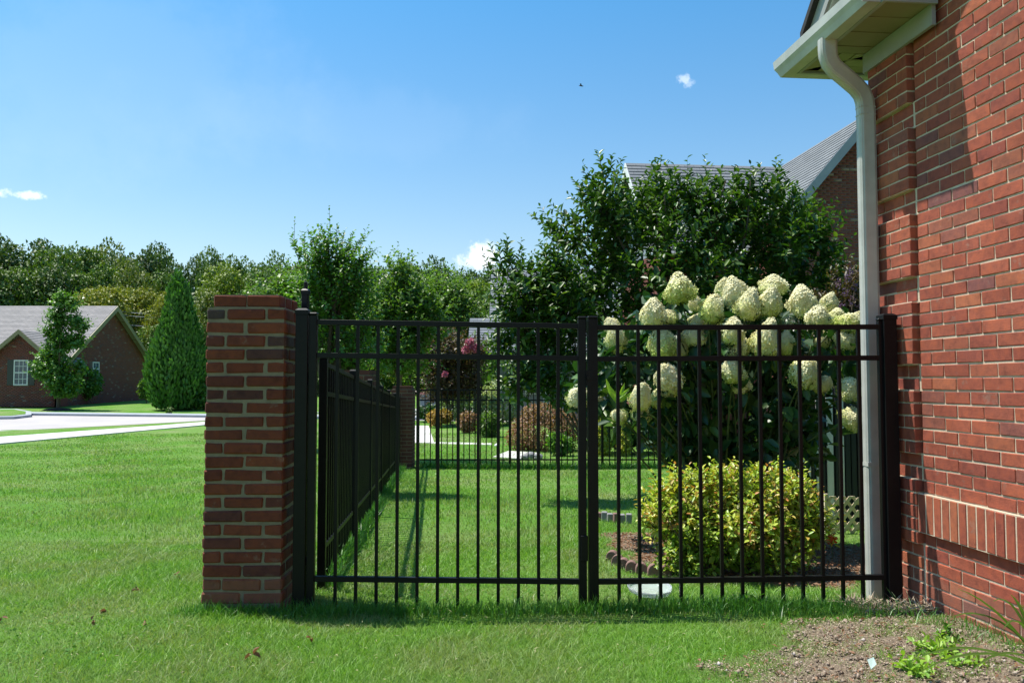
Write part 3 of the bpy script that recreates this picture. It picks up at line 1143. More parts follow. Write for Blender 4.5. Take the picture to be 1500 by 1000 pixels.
def build_leaf(u0, u1, y0, y1, w0, w1, ztop, zmid, zbot, npick, label, off):
    a = at(u0, 600, y0); b = at(u1, 600, y1)
    rz = math.atan2(b.y - a.y, b.x - a.x)
    Lg = math.hypot(b.x - a.x, b.y - a.y)
    root = empty('gate_leaf', (a.x, a.y, 0), rz)
    tag(root, label, 'gate', 'two leaves of the black metal gate')
    for (x, w, zt, zb) in ((0, w0, 1.452 - off, -.035), (Lg, w1, 1.437, -.055)):
        m = MB(); m.box(-w / 2, w / 2, -w / 2, w / 2, zb, zt); s = m.build('stile', BK, root, (x, 0, 0), bevel=.002)
        c = MB(); e = w / 2 + .002; c.box(-e, e, -e, e, zt + .0005, zt + .014); c.build('stile_cap', BK, s, bevel=.004)
    for nm, (za, zb_) in (('rail', ztop), ('rail', zmid), ('rail', zbot)):
        xa, xb = w0 / 2, Lg - w1 / 2
        ang = math.atan2(zb_ - za, xb - xa)
        m = MB(); m.box(0, math.hypot(xb - xa, zb_ - za), -.0135, .0135, -.0135, .0135)
        m.build(nm, BK, root, (xa, 0, za), (0, -ang, 0), bevel=.001)
    pm = None
    for i in range(npick):
        t = (i + 1) / (npick + 1)
        x = w0 / 2 + (Lg - w0 / 2 - w1 / 2) * t
        zt = ztop[0] * (1 - t) + ztop[1] * t - .0145
        zb_ = -.045 + .0
        member('picket', root, .0165, .0165, zt - zb_, (x, 0, zb_), bev=0)
    return root, Lg


leafL, LgL = build_leaf(458, 852.5, 4.225, 4.285, .040, .041, (1.417, 1.400), (1.246, 1.232), (.110, .082), 12,
                        'left leaf of the black metal gate, hung beside the brick pillar', 0)
leafR, LgR = build_leaf(868, 1291, 4.287, 4.415, .050, .026, (1.393, 1.405), (1.229, 1.238), (.080, .074), 13,
                        'right leaf of the black metal gate, closed against the house wall', .014)
for z in (.20, 1.14):
    m = MB(); m.box(-.045, -.018, -.012, .012, z - .02, z + .02); m.tube([(-.034, 0, z - .05), (-.034, 0, z + .05)], .010, 10)
    m.build('hinge', BK, leafL)
    m = MB(); m.box(.012, .026, -.012, .012, z - .02, z + .02); m.tube([(.019, 0, z - .05), (.019, 0, z + .05)], .009, 10)
    m.build('hinge', BK, leafR, (LgR, 0, 0))
m = MB(); m.box(-.012, .024, -.030, .004, .19, .32); m.build('drop_bolt', BK, leafL, (LgL, -.001, 0), bevel=.003)
m = MB(); m.box(.018, .055, -.032, -.022, 1.09, 1.17); m.tube([(.030, -.035, 1.13), (.030, -.05, 1.13)], .012, 10); m.build('latch', BK, leafL, (LgL, 0, 0))


def fence_run(p0, p1, n_panels, h_top, h_mid, h_bot, spacing, label, cap_posts=True):
    """p0, p1: (x, y); heights above the ground at each end follow the ground"""
    a = Vector((p0[0], p0[1], 0)); b = Vector((p1[0], p1[1], 0))
    d = b - a; Lr = d.length; rz = math.atan2(d.y, d.x)
    z0 = float(g(a.x, a.y))
    root = empty('metal_fence', (a.x, a.y, z0), rz)
    tag(root, label, 'fence', 'black metal fences round the back garden')

    def gz(x):
        q = a + d * (x / Lr)
        return float(g(q.x, q.y)) - z0
    step = Lr / n_panels
    for i in range(n_panels + 1):
        x = i * step
        capped_post('post', root, .046, h_top + .03 + .1, (x, 0, gz(x) - .1))
    for i in range(n_panels):
        xa, xb = i * step + .026, (i + 1) * step - .026
        for hh in (h_top, h_mid, h_bot):
            za, zb = gz(xa) + hh, gz(xb) + hh
            m_ = box_mesh(round(xb - xa, 3), .026, .026, BK, 0)
            ob('rail', m_, root, ((xa + xb) / 2, 0, (za + zb) / 2 - .013), (0, -math.atan2(zb - za, xb - xa), 0))
        npk = int(round((xb - xa) / spacing)) - 1
        for j in range(npk):
            x = xa + (xb - xa) * (j + 1) / (npk + 1)
            ob('picket', box_mesh(.018, .018, h_top - .035, BK, 0), root, (x, 0, gz(x) + .02))
    return root


side = fence_run((-1.085, 4.72), (-2.075, 15.08), 6, 1.29, 1.12, .24, .105, 'black metal fence running away along the left side of the back garden')
far_f = fence_run((-1.75, 15.3), (5.1, 15.25), 4, 1.46, 1.27, .17, .105, 'black metal fence crossing the far end of the back garden')


# ------------------------------------------------------------------ HOUSES IN THE DISTANCE


def quad_uv(me, uvs):
    l = me.uv_layers.new(name='UVMap')
    for i, uv in enumerate(uvs):
        l.data[i].uv = uv


def shingle_roof(name, p0, p1, p2, p3, mat, parent, course=.15, thick=.05, root_inv=None):
    """roof plane p0->p1 along the eave, p3->p2 along the ridge; overlapping courses with real butts"""
    p0, p1, p2, p3 = map(Vector, (p0, p1, p2, p3))
    up_len = ((p3 - p0).length + (p2 - p1).length) / 2
    n = max(3, int(up_len / course))
    nrm = (p1 - p0).cross(p3 - p0).normalized()
    if nrm.z < 0: nrm = -nrm
    V = []; Fc = []; UV = []
    wid = (p1 - p0).length
    for i in range(n):
        ta, tb = i / n, (i + 1) / n
        a0, a1 = p0.lerp(p3, ta), p1.lerp(p2, ta)
        b0, b1 = p0.lerp(p3, tb), p1.lerp(p2, tb)
        k = len(V)
        lift = nrm * .018
        V += [a0 + lift, a1 + lift, b1, b0, a0 - nrm * .004, a1 - nrm * .004]
        Fc += [(k, k + 1, k + 2, k + 3), (k + 4, k + 5, k + 1, k)]
        w2 = (a1 - a0).length
        sh = (i % 2) * .15
        UV += [(0, i * .14 + .006), (w2, i * .14 + .006), (w2, i * .14 + .134), (0, i * .14 + .134)]
        UV += [(0, i * .14 + .004), (w2, i * .14 + .004), (w2, i * .14 + .01), (0, i * .14 + .01)]
    k = len(V)
    dn = -nrm * thick
    V += [p0 + dn, p1 + dn, p2 + dn, p3 + dn, p0, p1, p2, p3]
    for q in ((0, 3, 2, 1), (0, 1, 5, 4), (1, 2, 6, 5), (2, 3, 7, 6), (3, 0, 4, 7)):
        Fc.append(tuple(k + j for j in q)); UV += [(0, 0), (1, 0), (1, .1), (0, .1)]
    me = bpy.data.meshes.new(name)
    me.from_pydata([tuple(v) for v in V], [], Fc)
    quad_uv(me, UV)
    me.materials.append(mat)
    return ob(name, me, parent)


def brick_wall_stuff(name, org, xdir, w, zfun, parent, mat, mort, course=.0695, L=.205, depth=.06, seed=1, holes=()):
    """a far brick wall: bricks joined into one mesh over a mortar backing. zfun(x) = top height"""
    rr = np.random.default_rng(seed)
    xd = np.array(xdir) / np.linalg.norm(xdir)
    nrm = np.array([xd[1], -xd[0], 0])
    cells = []
    zmax = max(zfun(x) for x in np.linspace(0, w, 40))
    nz = int(zmax / course)
    for k in range(nz):
        z = k * course
        x = -(k % 2) * L / 2
        while x < w:
            xa, xb = max(x, 0), min(x + L - .011, w)
            xm = (xa + xb) / 2
            if xb - xa > .03 and z + course < zfun(xm) and not any(h[0] < xb and h[1] > xa and h[2] < z + course and h[3] > z for h in holes):
                cells.append((xa, xb, z, z + course - .011))
            x += L
    C = np.array(cells)
    n = len(C)
    o_ = rr.uniform(0, .004, n)
    base = np.array(org)
    V = np.zeros((n, 8, 3))
    for i, (cx_, cz_, dd) in enumerate([(0, 2, 0), (1, 2, 0), (1, 3, 0), (0, 3, 0), (0, 2, 1), (1, 2, 1), (1, 3, 1), (0, 3, 1)]):
        off = (o_ if dd == 0 else -.02)
        V[:, i] = base + xd * C[:, cx_, None] + np.array([0, 0, 1.]) * C[:, cz_, None] + nrm * np.broadcast_to(off, (n,))[:, None]
    f = np.array([(0, 1, 2, 3), (0, 4, 5, 1), (3, 2, 6, 7), (0, 3, 7, 4), (1, 5, 6, 2)])
    fi = (np.arange(n)[:, None, None] * 8 + f[None]).reshape(-1, 4)
    o = ob(name, np_mesh(name, V.reshape(-1, 3), fi, mat), parent)
    o['kind'] = 'stuff'
    return o


def wall_poly(name, pts, nrm_off, parent, mat):
    """solid slab from outline points, nrm_off = thickness vector pointing inwards"""
    n = len(pts)
    V = [tuple(Vector(p)) for p in pts] + [tuple(Vector(p) + Vector(nrm_off)) for p in pts]
    Fc = [tuple(range(n)), tuple(reversed(range(n, 2 * n)))] + [(i, i + n, (i + 1) % n + n, (i + 1) % n) for i in range(n)]
    m = MB(); m.add(V, Fc)
    return m.build(name, mat, parent)


# --- neighbour at left: low brick house, ridge parallel to the road
hx, hy = -23.55, 48.0
hz = -.2
nh = empty('neighbour_house', (hx, hy, hz))
tag(nh, 'low brick house with grey shingle roof across the road at the left', 'house')
RZ, EZ, HD = 5.72, 2.72, 4.75
XL = -24.0
# end wall facing right (+x)
EW = lambda x: EZ + (RZ - EZ - .12) * (1 - abs(x - HD) / HD) if 0 <= x <= 2 * HD else 0
wall_poly('end_wall', [(-.02, -HD, 0), (-.02, HD, 0), (-.02, HD, EZ), (-.02, 0, RZ - .1), (-.02, -HD, EZ)], (-.2, 0, 0), nh, M['mortar_dark'])
brick_wall_stuff('brick', (-.02, -HD, 0), (0, 1, 0), 2 * HD, EW, nh, M['brick_far'], None, seed=3, holes=[(2.6, 3.45, 1.55, 2.42)])
wall_poly('front_wall', [(XL, -HD, 0), (-.05, -HD, 0), (-.05, -HD, EZ), (XL, -HD, EZ)], (0, .2, 0), nh, M['brick_far'])
wall_poly('back_wall', [(XL, HD, 0), (-.05, HD, 0), (-.05, HD, EZ), (XL, HD, EZ)], (0, -.2, 0), nh, M['brick_far'])
shingle_roof('roof', (XL, -HD - .45, EZ - .28), (.35, -HD - .45, EZ - .28), (.35, 0, RZ), (XL, 0, RZ), M['shingle'], nh)
shingle_roof('roof', (XL, HD + .45, EZ - .28), (.35, HD + .45, EZ - .28), (.35, 0, RZ + .002), (XL, 0, RZ + .002), M['shingle'], nh)
for sgn in (-1, 1):
    m = MB()
    y0, y1 = sgn * (HD + .45), 0
    z0, z1 = EZ - .28, RZ
    m.add([(.36, y0, z0 - .30), (.36, y1, z1 - .30), (.36, y1, z1 - .01), (.36, y0, z0 - .01), (.40, y0, z0 - .30), (.40, y1, z1 - .30), (.40, y1, z1 - .01), (.40, y0, z0 - .01)], BOXF.tolist())
    m.build('rake_board', M['soffit'], nh)


def window(parent, org, xd, w, h, mats=('white', 'glass'), nx=3, nz=4, shutters=False, name='window'):
    """org = bottom-left of the opening on the wall face, xd = direction along the wall; outward = (xd.y,-xd.x)"""
    rz = math.atan2(xd[1], xd[0])
    fr = MB(); t = .06
    fr.box(0, w, -.03, .03, 0, t); fr.box(0, w, -.03, .03, h - t, h); fr.box(0, t, -.03, .03, t, h - t); fr.box(w - t, w, -.03, .03, t, h - t)
    fr.box(t, w - t, -.02, .02, h / 2 - .03, h / 2 + .03)
    f = fr.build(name, M[mats[0]], parent, org, (0, 0, rz))
    gl = MB(); gl.box(t, w - t, .0, .01, t, h - t); gl.build('pane', M[mats[1]], f)
    mu = MB()
    for i in range(1, nx): mu.box(t + (w - 2 * t) * i / nx - .012, t + (w - 2 * t) * i / nx + .012, -.012, .0, t, h - t)
    for i in range(1, nz):
        if i * 2 != nz: mu.box(t, w - t, -.013, -.001, h * i / nz - .012, h * i / nz + .012)
    mu.build('muntin', M[mats[0]], f)
    if shutters:
        for xx in (-.33, w + .03):
            s = MB(); s.box(xx, xx + .30, -.025, .0, 0, h); s.build('shutter', M['shutter'], f)
    return f


window(nh, (.005, -2.0, 1.62), (0, 1), .72, .78, nx=2, nz=2)
# front gable bay
gx = -25.15 - hx
fy = -HD - 1.2
gw = 1.75
GH, GE = 3.95, 2.45
GZf = lambda x: GE + (GH - .15 - GE) * (1 - abs(x - gw) / gw)
wall_poly('gable_wall', [(gx - gw, fy, 0), (gx + gw, fy, 0), (gx + gw, fy, GE), (gx, fy, GH - .12), (gx - gw, fy, GE)], (0, .2, 0), nh, M['mortar_dark'])
wx0 = gw + .0 - .32
brick_wall_stuff('brick', (gx - gw, fy, 0), (1, 0, 0), 2 * gw, GZf, nh, M['brick_far'], None, seed=4, holes=[(gw - .42, gw + .36, 1.08, 2.42)])
wall_poly('side_wall', [(gx + gw, fy, 0), (gx + gw, -HD, 0), (gx + gw, -HD, GE), (gx + gw, fy, GE)], (-.2, 0, 0), nh, M['brick_far'])
window(nh, (gx - .40, fy - .01, 1.10), (1, 0), .74, 1.3, nx=3, nz=4, shutters=True)
for sg in (-1, 1):
    e = gx + sg * (gw + .35)
    ze = GE - .30
    shingle_roof('gable_roof', (e, fy - .35, ze), (e, -HD + 1.2, ze), (gx, -HD + 2.2, GH), (gx, fy - .35, GH + .001 * sg), M['shingle'], nh)
    m = MB(); y = fy - .36
    m.add([(e, y - .04, ze - .24), (gx, y - .04, GH - .24), (gx, y - .04, GH), (e, y - .04, ze), (e, y, ze - .24), (gx, y, GH - .24), (gx, y, GH), (e, y, ze)], BOXF.tolist())
    m.build('rake_board', M['soffit'], nh)

# --- neighbour behind the tree at right: dark gable wall, slate roof, ridge running back
bd = Vector((-math.sin(WA), math.cos(WA), 0))      # away
bx = Vector((math.cos(WA), math.sin(WA), 0))       # right
apex = at(1267, 168, 20.0)
rh = empty('tall_brick_house', (apex.x, apex.y, float(g(8, 20))), WA)
tag(rh, 'tall house with dark brick gable and slate roof rising behind the leafy tree', 'house')
AZ = apex.z - rh.location.z
SL = 1.16
WE = 2.15
EZ2 = AZ - SL * WE
GB = lambda x: min(AZ - .15 - SL * abs(x - WE + .2), 99) if True else 0
wall_poly('gable_wall', [(-WE + .2, .02, 0), (WE - .2, .02, 0), (WE - .2, .02, EZ2 + .10), (0, .02, AZ - .1), (-WE + .2, .02, EZ2 + .10)], (0, .25, 0), rh, M['mortar_dark'])
brick_wall_stuff('brick', (-WE + .2, .02, 2.2), (1, 0, 0), 2 * WE - .4, lambda x: AZ - .16 - SL * abs(x - WE + .2) - 2.2, rh, M['brick_far'], None, seed=8)
wall_poly('side_wall', [(-WE + .2, .27, 0), (-WE + .2, 5, 0), (-WE + .2, 5, EZ2 + .1), (-WE + .2, .27, EZ2 + .1)], (.25, 0, 0), rh, M['brick_far'])
for sg in (-1, 1):
    shingle_roof('roof', (sg * WE, -.30, EZ2), (sg * WE, 9, EZ2), (0, 9, AZ), (0, -.30, AZ + .001 * sg), M['shingle_b'], rh)
    m = MB(); e = sg * WE
    m.add([(e, -.34, EZ2 - .30), (0, -.34, AZ - .30), (0, -.34, AZ - .0), (e, -.34, EZ2), (e, -.305, EZ2 - .30), (0, -.305, AZ - .30), (0, -.305, AZ), (e, -.305, EZ2)], BOXF.tolist())
    m.build('rake_board', M['siding'], rh)
# main block: ridge left-right, slope facing us
ML = -4.85
shingle_roof('main_roof', (ML, 2.1, AZ - 3.2), (6, 2.1, AZ - 3.2), (6, 5.0, AZ), (ML, 5.0, AZ), M['shingle_b'], rh)
shingle_roof('main_roof', (ML, 7.9, AZ - 3.2), (6, 7.9, AZ - 3.2), (6, 5.0, AZ + .002), (ML, 5.0, AZ + .002), M['shingle_b'], rh)
m = MB(); m.box(ML + .4, 6, 2.6, 7.4, 0, AZ - 3.0); m.build('main_wall', M['brick_far'], rh)
m = MB()
for a_, b_ in ((2.05, 5.0), (7.95, 5.0)):
    m.add([(ML - .03, a_, AZ - 3.48), (ML - .03, b_, AZ - .25), (ML - .03, b_, AZ), (ML - .03, a_, AZ - 3.2), (ML + .01, a_, AZ - 3.48), (ML + .01, b_, AZ - .25), (ML + .01, b_, AZ), (ML + .01, a_, AZ - 3.2)], BOXF.tolist())
m.build('rake_board', M['white'], rh)
wall_poly('end_gable', [(ML + .4, 2.6, AZ - 3.0), (ML + .4, 7.4, AZ - 3.0), (ML + .4, 5.0, AZ - .3)], (.2, 0, 0), rh, M['siding'])

# --- grey house seen through the tree, farther off
c0 = at(719, 390, 34)
gh = empty('grey_house', (c0.x, c0.y, float(g(0, 34))), 0)
tag(gh, 'pale house with light grey roofs half hidden at the left of the leafy tree', 'house')
ZT = c0.z - gh.location.z
shingle_roof('roof', (0, -2.0, ZT - 2.3), (7, -2.0, ZT - 2.3), (7, .6, ZT), (0, .6, ZT), M['shingle_c'], gh)
shingle_roof('roof', (0, 3.2, ZT - 2.3), (7, 3.2, ZT - 2.3), (7, .6, ZT + .002), (0, .6, ZT + .002), M['shingle_c'], gh)
m = MB(); m.box(.35, 7, -1.6, 2.8, 0, ZT - 2.2); m.build('wall', M['siding'], gh)
wall_poly('gable_wall', [(.35, -1.6, ZT - 2.2), (.35, 2.8, ZT - 2.2), (.35, .6, ZT - .25)], (.2, 0, 0), gh, M['siding'])
shingle_roof('porch_roof', (-.75, -3.9, ZT - 3.75), (4, -3.9, ZT - 3.75), (4, -2.3, ZT - 2.35), (-.75, -2.3, ZT - 2.35), M['shingle_c'], gh)
for i in range(4):
    m = MB(); m.box(-.55 + i * 1.3, -.40 + i * 1.3, -3.75, -3.6, 0, ZT - 3.72); m.build('porch_post', M['white'], gh)
m = MB()
for i in range(5): m.box(.5, 7, -1.64 - .012 * (i % 2), -1.6, 1.0 + i * .2, 1.19 + i * .2)
m.build('siding_board', M['siding'], gh)
window(gh, (1.4, -1.66, 1.0), (1, 0), .8, 1.2)

# --- little pale building with dark red roof between the pillar and the far fence
c1 = gp(626, 612)
sh = empty('small_shed', (c1.x, c1.y, c1.z))
tag(sh, 'small pale shed with dark red roof seen past the far fence corner', 'shed')
k_ = c1.y / F
m = MB(); m.box(-11 * k_, 11 * k_, 0, 14 * k_, 0, 34 * k_); m.build('wall', M['siding'], sh)
m = MB(); m.add([(-14 * k_, -1 * k_, 29 * k_), (14 * k_, -1 * k_, 29 * k_), (14 * k_, 15 * k_, 29 * k_), (-14 * k_, 15 * k_, 29 * k_), (-11 * k_, 6 * k_, 37 * k_), (11 * k_, 6 * k_, 37 * k_), (11 * k_, 8 * k_, 37 * k_), (-11 * k_, 8 * k_, 37 * k_)], BOXF.tolist())
m.build('roof', M['red_roof'], sh)
m = MB(); m.box(-2 * k_, 3 * k_, -.3 * k_, .0, 0, 24 * k_); m.build('door', M['shutter'], sh)

# --- slatted panel fence and lattice beside the house corner
sb = at(1168, 700, 7.8)
se = at(1300, 700, 7.75)
sf = empty('slatted_fence', (sb.x, sb.y, float(g(2.6, 7.8)) - .05))
tag(sf, 'tall weathered white slat fence with dark gaps behind the hydrangea', 'fence')
ftop = at(1200, 552, 7.8).z - sf.location.z
m = MB(); m.box(-.02, 1.6, .055, .085, 0, ftop - .05); m.build('backing_board', M['panel'], sf)
for zz in (.35, ftop - .3):
    m = MB(); m.box(-.02, 1.6, .026, .052, zz, zz + .07); m.build('rail', M['panel'], sf)
rs = random.Random(2)
for (u, wpx, mt) in ((1172, 3, 'slat'), (1178, 3, 'slat'), (1186, 4, 'slat'), (1192, 3, 'panel'), (1199, 4, 'slat'), (1208, 3, 'panel'), (1217, 9, 'slat'), (1226, 3, 'panel'), (1234, 6, 'slat'),
                      (1243, 7, 'panel'), (1252, 7, 'panel'), (1261, 7, 'panel'), (1270, 7, 'panel'), (1279, 7, 'panel'), (1288, 7, 'panel')):
    w_ = wpx * 7.8 / F
    x_ = (u - 1168) * 7.8 / F
    m = MB(); m.box(-w_ / 2, w_ / 2, -.009, .009, 0, ftop + rs.uniform(-.02, .02)); m.build('slat', M[mt], sf, (x_, .012, .05), (0, rs.uniform(-.006, .006), 0))
lb = at(1214, 780, 7.3)
lt = empty('lattice_panel', (lb.x, lb.y, lb.z - .05))
tag(lt, 'small sunlit cream lattice panel standing beside the downspout', 'lattice')
w_, h_ = .28, .37
def clip_strip(m, x0, dirn, y0):
    # diagonal strips inside the rectangle 0..w_, 0..h_
    t = .018; s = .78
    pts = []
    # line: x = x0 + dirn*s*z ; find z interval with 0<x<w_
    z0, z1 = 0, h_
    if dirn > 0:
        z0 = max(0, (0 - x0) / s); z1 = min(h_, (w_ - x0) / s)
    else:
        z0 = max(0, (x0 - w_) / s); z1 = min(h_, x0 / s)
    if z1 - z0 < .03: return
    xa, xb = x0 + dirn * s * z0, x0 + dirn * s * z1
    m.add([(xa - t, y0, z0), (xa + t, y0, z0), (xa + t, y0 + .006, z0), (xa - t, y0 + .006, z0), (xb - t, y0, z1), (xb + t, y0, z1), (xb + t, y0 + .006, z1), (xb - t, y0 + .006, z1)], BOXF.tolist())
for i in range(-4, 5):
    m = MB(); clip_strip(m, i * .085, 1, 0)
    if m.v: m.build('strip', M['lattice'], lt)
for i in range(0, 8):
    m = MB(); clip_strip(m, i * .085, -1, .0075)
    if m.v: m.build('strip', M['lattice'], lt)
m = MB(); m.box(-.03, .0, .0, .025, 0, h_ + .02); m.build('frame', M['lattice'], lt)
# wooden planter of soil below it
pb = empty('planter_box', (lb.x - .02, lb.y + .15, lb.z - .12))
tag(pb, 'low dark timber bed edge behind the orange flower', 'planter')
m = MB(); m.box(-.30, .55, 0, .03, -.1, .13); m.build('board', M['bark'], pb)
m = MB(); m.box(-.30, .55, .032, .7, -.1, .10); m.build('soil', M['mulch'], pb)

# ------------------------------------------------------------------ TREES AND SHRUBS


def branch_mesh(m, base, tips, r0, rng, bow=.25, sides=7, fork=.25):
    """trunk splitting into limbs"""
    base = Vector(base)
    for t in tips:
        t = Vector(t)
        mid = base.lerp(t, .45) + Vector((rng.uniform(-1, 1), rng.uniform(-1, 1), .5)) * (t - base).length * bow * .4
        p = smoothpath(base, mid, t, 7)
        m.tube(p, [r0 * (1 - .8 * i / 6) for i in range(7)], sides)


def far_crown(seed, kind, leaf=.36, n=6500, blobs=13, tall=1.0):
    rr = np.random.default_rng(seed)
    bl = []
    for i in range(blobs):
        a = i * 2.4 + rr.uniform(-.5, .5)
        z = 1.0 + 8.0 * (i + rr.uniform(-.5, .5)) / blobs * tall
        k = math.sqrt(max(.05, 1 - (abs(z - 3.6 * tall) / (6.2 * tall)) ** 2))
        r_ = rr.uniform(.55, 1.0) * 3.0 * k
        s = rr.uniform(1.3, 2.1)
        bl.append((math.cos(a) * r_, math.sin(a) * r_, z + 3.0, s, s, s * .8))
    for q in range(4):
        bl.append((rr.uniform(-1.2, 1.2), rr.uniform(-1.2, 1.2), 8.6 * tall + 2.6 + rr.uniform(-.8, .4), rr.uniform(1.0, 1.6), 1.3, rr.uniform(.9, 1.4)))
    bl.append((0, 0, 5.2 * tall + 2.4, 2.9, 2.9, 3.6 * tall)); bl.append((0, 0, 3.4, 3.0, 3.0, 2.4))
    v, f = blob_leaves(bl, n, leaf, leaf * .75, rr, 0, .7, .1)
    return np_mesh('crown', v, f)


CROWNS = [far_crown(100 + i, None, tall=(1, 1.1, .9, 1.2, 1.0, .85)[i]) for i in range(6)]
CROWN_BY = {}


def crown_of(i, matname):
    key = (i, matname)
    if key not in CROWN_BY:
        me = CROWNS[i].copy(); me.materials.clear(); me.materials.append(M[matname]); CROWN_BY[key] = me
    return CROWN_BY[key]


mt_ = MB(); mt_.tube([(0, 0, -.5), (.1, 0, 3), (0, .1, 7), (0, 0, 10)], [.28, .22, .15, .05], 7)
trunk0 = mt_.build('trunk', M['bark'])
TR_ME = trunk0.data
bpy.data.objects.remove(trunk0)


def far_tree(u, vtop, y, wpx, matname, i, label, group, name='forest_tree'):
    x = (u - 750) / F * y
    z0 = float(g(x, y))
    top = at(u, vtop + 7, y).z
    base_h = {0: 12.6, 1: 13.5, 2: 11.7, 3: 14.3, 4: 12.6, 5: 11.3}[i]
    hs = (top - z0) / base_h
    ws = wpx / F * y / 9.2
    r = empty(name, (x, y, z0), random.uniform(0, 6.28))
    tag(r, label, 'tree', group)
    ob('crown', crown_of(i, matname), r, scale=(ws, ws, hs))
    ob('trunk', TR_ME, r, scale=(hs, hs, hs))
    return r


GRP = 'trees of the wood along the horizon'
COLW = {'forest_dark': 'dark green', 'forest_mid': 'mid green', 'forest_olive': 'olive green', 'forest_lime': 'bright lime', 'forest_gold': 'yellowish'}
# skyline: (u, top v, width px, material, crown)
SKY_T = [(-40, 345, 90, 'forest_dark', 0), (8, 347, 62, 'forest_dark', 1), (52, 352, 62, 'forest_dark', 2), (84, 356, 52, 'forest_mid', 3), (116, 357, 52, 'forest_mid', 4), (146, 355, 50, 'forest_olive', 5),
         (178, 366, 48, 'forest_dark', 0), (212, 354, 48, 'forest_dark', 1), (232, 362, 34, 'forest_mid', 3), (262, 382, 36, 'forest_dark', 4), (289, 367, 26, 'forest_dark', 3), (314, 362, 36, 'forest_mid', 1),
         (346, 374, 40, 'forest_mid', 2), (378, 380, 44, 'forest_mid', 4), (410, 374, 42, 'forest_mid', 5), (444, 378, 46, 'forest_olive', 0), (480, 382, 46, 'forest_mid', 1), (515, 384, 46, 'forest_mid', 2),
         (548, 382, 40, 'forest_dark', 3), (585, 374, 30, 'forest_mid', 3), (612, 382, 46, 'forest_dark', 4), (648, 380, 50, 'forest_dark', 5), (688, 388, 44, 'forest_dark', 0), (715, 386, 34, 'forest_dark', 1),
         (750, 400, 60, 'forest_dark', 2), (810, 410, 70, 'forest_mid', 3), (880, 415, 80, 'forest_dark', 4), (960, 420, 90, 'forest_mid', 5)]
WHERE = [(20, 'at the left edge'), (130, 'above the middle of the neighbour roof'), (210, 'above the gable peak'), (300, 'beyond the arborvitae'), (440, 'above the brick pillar'),
         (560, 'beyond the young tree'), (730, 'above the left gate leaf'), (2000, 'behind the leafy garden tree')]
cnt = {}


def where(u):
    for lim, s in WHERE:
        if u < lim: return s
    return ''


ORD = ['first', 'second', 'third', 'fourth', 'fifth', 'sixth', 'seventh', 'eighth', 'ninth']


def auto_label(row, col, u):
    k = (row, col, where(u))
    cnt[k] = cnt.get(k, 0) + 1
    return f"{ORD[cnt[k] - 1]} {COLW[col]} {row} tree from the left {where(u)}"


for q, (u, vt, w_, mn, ci) in enumerate(SKY_T):
    far_tree(u, vt, 100 + (q * 37 % 11) * 1.5, w_ * 1.9, mn, ci, auto_label('skyline', mn, u), GRP)
MID_T = [(-20, 372, 70, 'forest_dark', 2), (22, 385, 60, 'forest_mid', 0), (70, 380, 60, 'forest_dark', 1), (110, 392, 50, 'forest_mid', 3), (150, 385, 50, 'forest_mid', 4), (196, 382, 52, 'forest_olive', 5), (240, 392, 44, 'forest_mid', 0),
         (330, 386, 64, 'forest_lime', 1), (365, 392, 60, 'forest_mid', 2), (400, 398, 56, 'forest_dark', 4), (436, 402, 56, 'forest_mid', 5), (478, 404, 60, 'forest_lime', 0), (520, 400, 60, 'forest_mid', 3), (560, 402, 56, 'forest_mid', 1),
         (600, 398, 56, 'forest_mid', 2), (640, 396, 52, 'forest_dark', 5), (668, 404, 52, 'forest_dark', 4)]
for q, (u, vt, w_, mn, ci) in enumerate(MID_T):
    far_tree(u, vt, 78 + (q * 29 % 9) * 1.2, w_ * 1.7, mn, ci, auto_label('middle row', mn, u), GRP)
LOW_T = [(118, 418, 52, 'forest_gold', 1), (158, 412, 60, 'forest_gold', 0), (200, 416, 56, 'forest_gold', 4), (236, 424, 44, 'forest_gold', 2), (180, 452, 60, 'forest_olive', 5), (232, 470, 50, 'forest_mid', 3),
         (312, 420, 50, 'forest_olive', 2), (350, 424, 50, 'forest_mid', 5), (395, 418, 56, 'forest_lime', 1), (440, 430, 60, 'forest_lime', 0), (500, 440, 70, 'forest_mid', 2), (600, 440, 60, 'forest_lime', 4), (692, 402, 64, 'forest_lime', 0), (650, 430, 60, 'forest_mid', 3), (720, 440, 60, 'forest_mid', 1)]
for q, (u, vt, w_, mn, ci) in enumerate(LOW_T):
    far_tree(u, vt, 58 + (q * 17 % 7) * 1.0, w_ * 1.7, mn, ci, auto_label('low front row', mn, u), GRP)
# mass of wood filling the ground between the rows
rw = np.random.default_rng(5)
bl = [(x, 92 + rw.uniform(-4, 4), rw.uniform(3, 8), 6, 4, rw.uniform(4, 6)) for x in np.arange(-80, 60, 4.5)]
bl += [(x, 68 + rw.uniform(-3, 3), rw.uniform(1.5, 3.5), 4, 3, rw.uniform(2.5, 3.5)) for x in np.arange(-34, 30, 3.4)]
v, f = blob_leaves(bl, 60000, .6, .5, rw, 0, .8)
tag(ob('undergrowth', np_mesh('undergrowth', v, f, M['forest_dark'])), 'dark leafy undergrowth filling the wood', kind='stuff')

